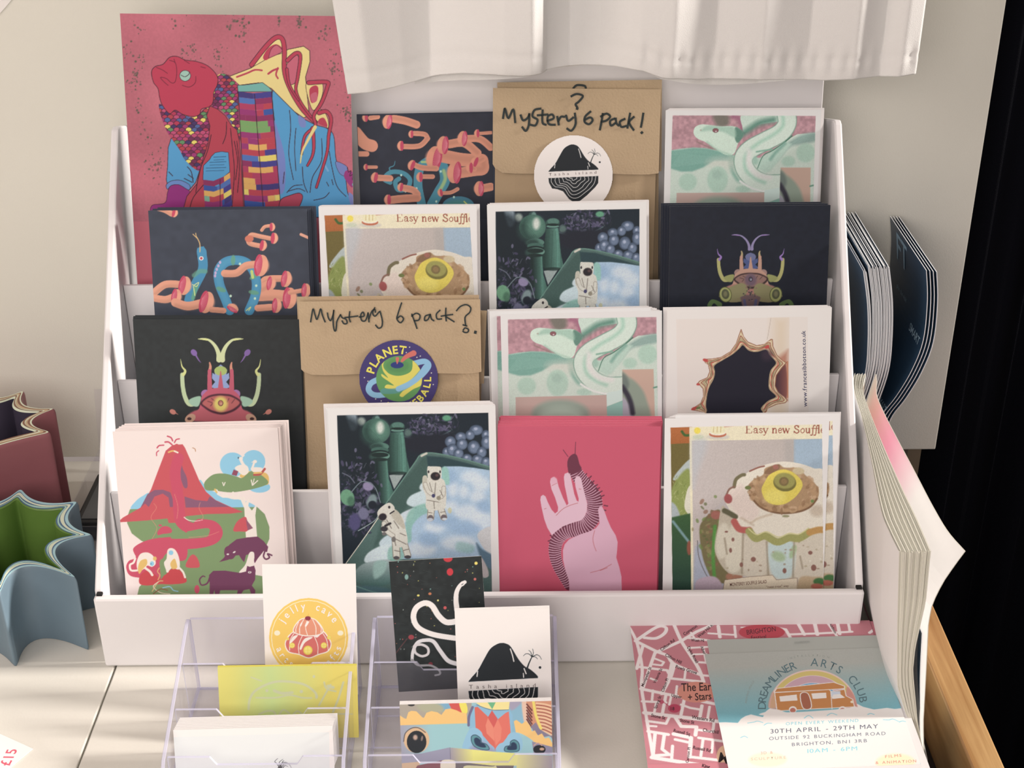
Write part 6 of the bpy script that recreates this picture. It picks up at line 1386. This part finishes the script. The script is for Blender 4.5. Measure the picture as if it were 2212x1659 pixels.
pot('star_pot', 'blue star-shaped pot with a green inside beside the card stand', cB, T, .046, hz,
    [BLU], [(LBL, .045), (DBL, .022), (CRM, .045), (DBL, .014), (MINT, .03), (DBL, .025), (GRN, .02)], GRN)
hz = .090
T = tipsz([(117, 934), (127, 881)], hz)
cR = (-.375, .165)
T += [(-.352, .222), (-.392, .228), (-.432, .195), (-.438, .150), (-.405, .118), (-.362, .122)]
pot('star_pot', 'dusty red star-shaped pot with a dark inside at the left edge behind the blue pot', cR, T, .044, hz,
    [RED], [(CRM, .03), (BRN, .03), (TAN, .04), (CRM, .02), (BRN, .03), (CRM, .03)], INK)

# ------------------------------------------------------------------ clear plastic
def plastic(name, tint, glossy=.08, body=0.0):
    m = bpy.data.materials.new(name); m.use_nodes = True; nt = m.node_tree
    for n in list(nt.nodes):
        if n.type == 'BSDF_PRINCIPLED': nt.nodes.remove(n)
    out = [n for n in nt.nodes if n.type == 'OUTPUT_MATERIAL'][0]
    tr = nt.nodes.new('ShaderNodeBsdfTransparent'); tr.inputs[0].default_value = tint+(1,)
    gl = nt.nodes.new('ShaderNodeBsdfGlossy'); gl.inputs['Roughness'].default_value = .05
    fr = nt.nodes.new('ShaderNodeLayerWeight'); fr.inputs['Blend'].default_value = .5
    pw_ = nt.nodes.new('ShaderNodeMath'); pw_.operation = 'POWER'; pw_.inputs[1].default_value = 4.0; nt.links.new(fr.outputs['Facing'], pw_.inputs[0])
    ma = nt.nodes.new('ShaderNodeMath'); ma.operation = 'MULTIPLY_ADD'; ma.inputs[1].default_value = .5; ma.inputs[2].default_value = .03; nt.links.new(pw_.outputs[0], ma.inputs[0])
    mx = nt.nodes.new('ShaderNodeMixShader'); nt.links.new(ma.outputs[0], mx.inputs[0])
    nt.links.new(tr.outputs[0], mx.inputs[1]); nt.links.new(gl.outputs[0], mx.inputs[2])
    last = mx
    if body:
        df = nt.nodes.new('ShaderNodeBsdfDiffuse'); df.inputs[0].default_value = tuple(alb((205, 192, 205)))+(1,)
        m2 = nt.nodes.new('ShaderNodeMixShader'); m2.inputs[0].default_value = body
        nt.links.new(mx.outputs[0], m2.inputs[1]); nt.links.new(df.outputs[0], m2.inputs[2]); last = m2
    nt.links.new(last.outputs[0], out.inputs['Surface'])
    return m
CLEAR = plastic('clear acrylic', (.985, .982, .99), body=.035)
CEDGE = plastic('acrylic cut edge', (.95, .93, .98), body=.62)

# ink pad in its clear case
ib = empty('ink_pad_case', (-.283, .19, 0)); tag(ib, 'clear plastic case holding a black ink pad between the pots and the stand', 'case')
def at0(o, x, y, z=0): o.matrix_local = Matrix.Translation((-x, -y, -z)); return o
x0, x1, y0, y1 = -.312, -.2530, .133, .245
mb = MB().box((x0, y0, .0005), (x1, y1, .0018)); mb.box((x0, y0, .0018), (x0+.0012, y1, .022)); mb.box((x0, y1-.0012, .0018), (x1, y1, .022)); mb.box((x0, y0, .0018), (x1, y0+.0012, .022)); mb.box((x1-.0012, y0, .0018), (x1, y1, .022))
at0(mb.build('case', CLEAR, ib), -.283, .19)
lid = MB().prism([(x0, y1, .0225), (x1, y1, .0225), (x1, y1+.012, .070), (x0, y1+.012, .070)], (0, .001, 0))
at0(lid.build('lid', CLEAR, ib), -.283, .19)
pad = MB().box((x0+.006, y0+.012, .002), (x1-.002, y1-.030, .018)).build('ink_pad', mat('black plastic', (.03, .032, .034), .4), ib, bevel=.002); at0(pad, -.283, .19)
at0(MB().box((x0+.011, y0+.016, .0182), (x1-.003, y1-.036, .0188)).build('pad_label', mat('grey label', alb((92, 88, 86)), .5), ib), -.283, .19)
V, F, w = glyphs('Pigment ink pad')
sz = .0062
P = [(-.2585-vx*sz, .2015-vy*sz, .0189) for vx, vy in V]
at0(MB().add(P, F).build('lettering', mat('pale lettering', alb((190, 185, 178)), .6), ib, fixn=False), -.283, .19)

# ------------------------------------------------------------------ price tag on the table
ptag = Sheet((-6, 1582), (71, 1617), (0, 0, .0006), math.radians(90)) if False else None
a = at_z(71, 1617, .0006); b_ = at_z(0, 1585, .0006); u = (a-b_).normalized(); v = Vector((0, 0, 1)).cross(u)
m4 = Matrix(((u.x, v.x, 0), (u.y, v.y, 0), (0, 0, 1))).to_4x4(); m4.translation = a
tg = MB().box((-.05, -.032, -.0004), (0, 0, 0)).build('price_tag', mat('bright white card', alb((240, 232, 230)), .6), mw=m4)
tag(tg, 'small white price tag reading £15 at the lower left corner of the table', 'price tag')
V, F, w = glyphs('£15', .008)
la = at_z(13, 1655, .0006); lb = at_z(37, 1607, .0006); d = (lb-la).normalized(); e = Vector((0, 0, 1)).cross(d)
sz = .0092
P = [m4.inverted() @ (la+d*(vx*sz*1.05)+e*(vy*sz)-e*.002) for vx, vy in V]
P = [(p.x, p.y, .00008) for p in P]
MB().add(P, F).build('lettering', mat('red marker', alb((215, 90, 105)), .6), tg, fixn=False)

# ------------------------------------------------------------------ navy leaflets standing at the right of the stand
NAVY = mat('navy print', alb((44, 62, 80)), .35, .5)
LEDGE = mat('leaflet edge', alb((226, 214, 208)), .7)
def leaflet(prof, y0, y1, th, name='leaflet'):
    """prof: (x, z) from bottom to top; a stiff sheet standing on edge"""
    mb = MB(); n = len(prof)
    L = [(x-th/2, z) for x, z in prof]; R = [(x+th/2, z) for x, z in prof]
    for side, mi in ((L, 0), (R, 0)):
        rows = [[(x, y0, z) for x, z in side], [(x, y1, z) for x, z in side]]; mb.grid(rows, mi)
    mb.grid([[(x, y0, z) for x, z in L], [(x, y0, z) for x, z in R]], 1)
    mb.grid([[(x, y1, z) for x, z in L], [(x, y1, z) for x, z in R]], 1)
    k = len(mb.v)
    mb.v += [(L[-1][0], y0, L[-1][1]), (R[-1][0], y0, R[-1][1]), (R[-1][0], y1, R[-1][1]), (L[-1][0], y1, L[-1][1]), (L[0][0], y0, L[0][1]), (R[0][0], y0, R[0][1]), (R[0][0], y1, R[0][1]), (L[0][0], y1, L[0][1])]
    mb.f += [(k, k+1, k+2, k+3), (k+7, k+6, k+5, k+4)]; mb.m += [1, 1]
    return mb
YF = .158
def prof_from(px, y, zb=.0006):
    pr = [at_y(x, yy, y) for x, yy in px]
    pr = [(p.x, p.z) for p in pr][::-1]
    pr = catmull(pr, 5)
    if pr[0][1] > zb: pr = [np.array((pr[0][0]+(pr[0][0]-pr[1][0])*(pr[0][1]-zb)/max(1e-4, pr[1][1]-pr[0][1])*.5, zb))]+list(pr)
    return [(float(p[0]), float(p[1])) for p in pr]
pa = prof_from([(1922, 577), (1929, 650), (1928, 730), (1920, 800), (1896, 872), (1872, 930)], YF)
dz = [0]*8
NL = 26
for k in range(NL):
    off = -.0175*(1-k/(NL-1))
    zt = .0012*math.sin(k*1.7)-.003*(k < 4)
    pr = [(x+off*(.85+.15*z/.2), z+(zt if z > .01 else 0)) for x, z in pa]
    o = leaflet(pr, YF+.0015*math.sin(k*2.3)*.5, .2600, .00064).build('leaflet', [NAVY, LEDGE], smooth=False)
    if k == 0: lab = 'navy leaflet nearest the card stand, front cover showing, in the thick pack'
    elif k == NL-1: lab = 'navy leaflet on the right outside of the thick pack'
    else: lab = 'leaflet packed inside the thick navy pack, only its pale edge showing'
    tag(o, lab, 'leaflet', group='navy leaflets in the thick pack')
pb = prof_from([(2010, 584), (2012, 650), (2003, 735), (1978, 800), (1945, 855), (1916, 893), (1900, 930)], YF)
labs = ['navy leaflet with pale lettering, nearest of the thin pack by the wall', 'second navy leaflet from the left in the thin pack by the wall', 'third navy leaflet from the left in the thin pack by the wall', 'rightmost navy leaflet of the thin pack by the wall']
for k in range(4):
    off = (k-3)*.0021+.0035
    pr = [(x+off, z) for x, z in pb]
    o = leaflet(pr, YF-.001*k, .2600, .0006).build('leaflet', [NAVY, LEDGE])
    tag(o, labs[k], 'leaflet', group='navy leaflets in the thin pack')
    if k == 0:
        BI = mat('pale blue ink', alb((150, 166, 176)), .5)
        def sidetext(txt, yy, zz, sz, wt=.01):
            V, F, w = glyphs(txt, wt); P = []
            zs = [z for x, z in pr]; xs = [x for x, z in pr]
            for vx, vy in V:
                y = yy-vx*sz; z = zz+vy*sz*1.0
                P.append((float(np.interp(z, zs, xs))-.0005, y, z))
            MB().add(P, F).build('lettering', BI, o, fixn=False)
        sidetext('FT', .243, .185, .030); sidetext('SMART', .190, .150, .0085); sidetext('plan the visit', .236, .163, .0055, 0); sidetext('SMART', .178, .098, .0070)

# ------------------------------------------------------------------ thick booklet flaring open at the right
ZT = .1425
def plan(px): return [np.array(at_z(x, y, ZT)[:2]) for x, y in px]
Lc = plan([(1861, 767), (1846, 807), (1844, 841), (1861, 902), (1878, 976), (1902, 1098), (1919, 1145), (1942, 1192)])
Rc = plan([(1883, 767), (1866, 821), (1865, 851), (1885, 909), (1912, 976), (1949, 1061), (1976, 1118), (2010, 1196)])
Fc = plan([(1884, 770), (1893, 818), (1893, 852), (1909, 892), (1942, 956), (1976, 1020), (2013, 1091), (2047, 1148), (2084, 1190)])
YF2, YB = float(at_z(1942, 1192, ZT).y), .135
def resamp(c, n=40):
    c = sorted([tuple(p) for p in catmull(c, 8)], key=lambda p: p[1])
    ys = np.array([p[1] for p in c]); xs = np.array([p[0] for p in c])
    y = np.linspace(YF2, YB, n); return y, np.interp(y, ys, xs)
yy, LX = resamp(Lc); _, RX = resamp(Rc); _, FX = resamp(Fc)
def edge(px):
    p = [at_y(x, y, YF2) for x, y in px]; p = sorted([(q.z, q.x) for q in p]); return [a for a, b in p], [b for a, b in p]
zl, xl = edge([(1942, 1192), (1938, 1350), (1938, 1480), (1957, 1545), (1985, 1600), (2000, 1640), (2012, 1690)])
zr, xr = edge([(2010, 1196), (2000, 1300), (1977, 1400), (1972, 1450), (1982, 1560), (1997, 1640), (2010, 1690)])
zf, xf = edge([(2084, 1190), (2060, 1222), (2034, 1260), (2012, 1305), (2004, 1345), (1999, 1450), (1993, 1560), (1995, 1640), (2008, 1690)])
zz = np.linspace(-.046, ZT, 30)
EL, ER, EF = np.interp(zz, zl, xl), np.interp(zz, zr, xr), np.interp(zz, zf, xf)
EL = EL-EL[-1]; ER = ER-ER[-1]; EF = EF-EF[-1]
def sheet3(topx, dxz, th, backw=.35):
    rowsA, rowsB = [], []
    for j, z in enumerate(zz):
        ra, rb = [], []
        for i, y in enumerate(yy):
            w = 1-(1-backw)*(i/(len(yy)-1))
            x = topx[i]+dxz[j]*w
            t_ = th[i] if hasattr(th, '__len__') else th
            ra.append((x, y, z)); rb.append((x+t_, y, z))
        rowsA.append(ra); rowsB.append(rb)
    mb = MB().grid(rowsA, 0).grid(rowsB, 0)
    mb.grid([rowsA[-1], rowsB[-1]], 1); mb.grid([rowsA[0], rowsB[0]], 1)
    mb.grid([[r[0] for r in rowsA], [r[0] for r in rowsB]], 1); mb.grid([[r[-1] for r in rowsA], [r[-1] for r in rowsB]], 1)
    return mb
bk = empty('booklet', (.262, .03, -.05)); tag(bk, 'thick white booklet standing in the slot with its last page flaring open', 'booklet')
COVER = mat('booklet cover', alb((238, 224, 224)), .5, .3)
PAGE = mat('cream page', alb((228, 212, 196)), .7, .2); PEDGE = mat('cream page edge', alb((212, 195, 176)), .8, .1)
NP = 22
for k in range(NP+1):
    f = k/NP
    tx = LX*(1-f)+RX*f; ex = EL*(1-f)+ER*f
    nm = 'front_cover' if k == 0 else 'page'
    mb = sheet3(tx, ex, np.maximum(.0002, (RX-LX)/NP*(.86 if k % 5 else .66)))
    if k:  # ragged heights and fore-edges
        dz_ = .0006*math.sin(k*2.1); dy_ = .0008*math.sin(k*1.3)
        mb.v = [(x, y+dy_, z+dz_) for x, y, z in mb.v]
    at0(mb.build(nm, [COVER if k == 0 else PAGE, PEDGE], bk, smooth=False), .262, .03, -.05)
PINK = bpy.data.materials.new('inside page'); PINK.use_nodes = True
nt = PINK.node_tree; b = nt.nodes['Principled BSDF']; b.inputs['Roughness'].default_value = .6
tc = nt.nodes.new('ShaderNodeTexCoord'); sx = nt.nodes.new('ShaderNodeSeparateXYZ'); nt.links.new(tc.outputs['Object'], sx.inputs[0])
cr = nt.nodes.new('ShaderNodeValToRGB'); mr = nt.nodes.new('ShaderNodeMapRange')
mr.inputs[1].default_value = YF2; mr.inputs[2].default_value = .135
nt.links.new(sx.outputs['Y'], mr.inputs[0]); nt.links.new(mr.outputs[0], cr.inputs['Fac'])
E_ = cr.color_ramp.elements
E_[0].position = .32; E_[0].color = tuple(alb((240, 228, 220)))+(1,)  # lightest at the front tip: sun glow put into the page colour
E_[1].position = 1.0; E_[1].color = tuple(alb((215, 195, 180)))+(1,)
e = E_.new(.62); e.color = tuple(alb((234, 180, 184)))+(1,)
e = E_.new(.82); e.color = tuple(alb((220, 180, 168)))+(1,)
nt.links.new(cr.outputs['Color'], b.inputs['Base Color'])
tl = nt.nodes.new('ShaderNodeBsdfTranslucent'); nt.links.new(cr.outputs['Color'], tl.inputs[0])
mx = nt.nodes.new('ShaderNodeMixShader'); mx.inputs[0].default_value = .8
nt.links.new(b.outputs[0], mx.inputs[1]); nt.links.new(tl.outputs[0], mx.inputs[2])
nt.links.new(mx.outputs[0], [n for n in nt.nodes if n.type == 'OUTPUT_MATERIAL'][0].inputs['Surface'])
o = at0(sheet3(FX, EF, .0004, .4).build('flaring_page', [PINK, PEDGE], bk, smooth=False), .262, .03, -.05)
o['label'] = 'pink tinged last page curling out to the right'
# navy leaflet standing in the slot in front of the booklet's last page
pn = prof_from([(1992, 1368), (1988, 1450), (1988, 1520), (1991, 1580), (2003, 1640)], -.0740, -.049)
o = leaflet(pn, -.074, -.040, .0005).build('leaflet', [NAVY, LEDGE]); tag(o, 'navy leaflet standing in the slot beside the flaring page of the booklet', 'leaflet')

# ------------------------------------------------------------------ clear business card holders
def holder(xa, xb, label):
    r = empty('card_holder', ((xa+xb)/2, -.07, 0)); tag(r, label, 'card holder')
    th = .0024; zb = .0006
    back = MB()
    def plate(nm, pts, vec):
        mb = MB().prism(pts, vec, 0, 1)
        o = mb.build(nm, [CLEAR, CEDGE], r, bevel=.0004); o.matrix_local = Matrix.Translation((-(xa+xb)/2, .07, 0)); return o
    yb, zt = -.0235, .057
    plate('back_plate', [(xa+th, yb, zb), (xb-th, yb, zb), (xb-th, yb, zt), (xa+th, yb, zt)], (0, th, 0))
    for x in (xa, xb-th):
        plate('side_plate', [(x, yb+th, zb), (x, yb+th, zt-.002), (x, yb+.0005, zt), (x, yb-.004, zt-.0005), (x, -.1130, .0245), (x, -.118, .019), (x, -.118, zb)], (th, 0, 0))
    plate('base_plate', [(xa+th, yb-.0005, zb), (xb-th, yb-.0005, zb), (xb-th, -.1175, zb), (xa+th, -.1175, zb)], (0, 0, .0020))
    w = xb-xa
    for k in range(3):
        y = -.0235-.0282*(k+1); z = .0570-.0112*(k+1)
        d = .006; a, b2 = xa+.02*w/.1+.006, xb-.02*w/.1-.004
        pts = [(xa+th, y, zb+.0021), (xb-th, y, zb+.0021), (xb-th, y, z), (b2, y, z), (b2-d*.6, y, z-d), (a+d*.6, y, z-d), (a, y, z), (xa+th, y, z)]
        plate('pocket_wall', pts, (0, -.0018, 0))
    return r
holder(-.1830, -.0760, 'clear acrylic card holder with the green card, left of the two')
holder(-.0660, .0492, 'clear acrylic card holder with the white island card, right of the two')
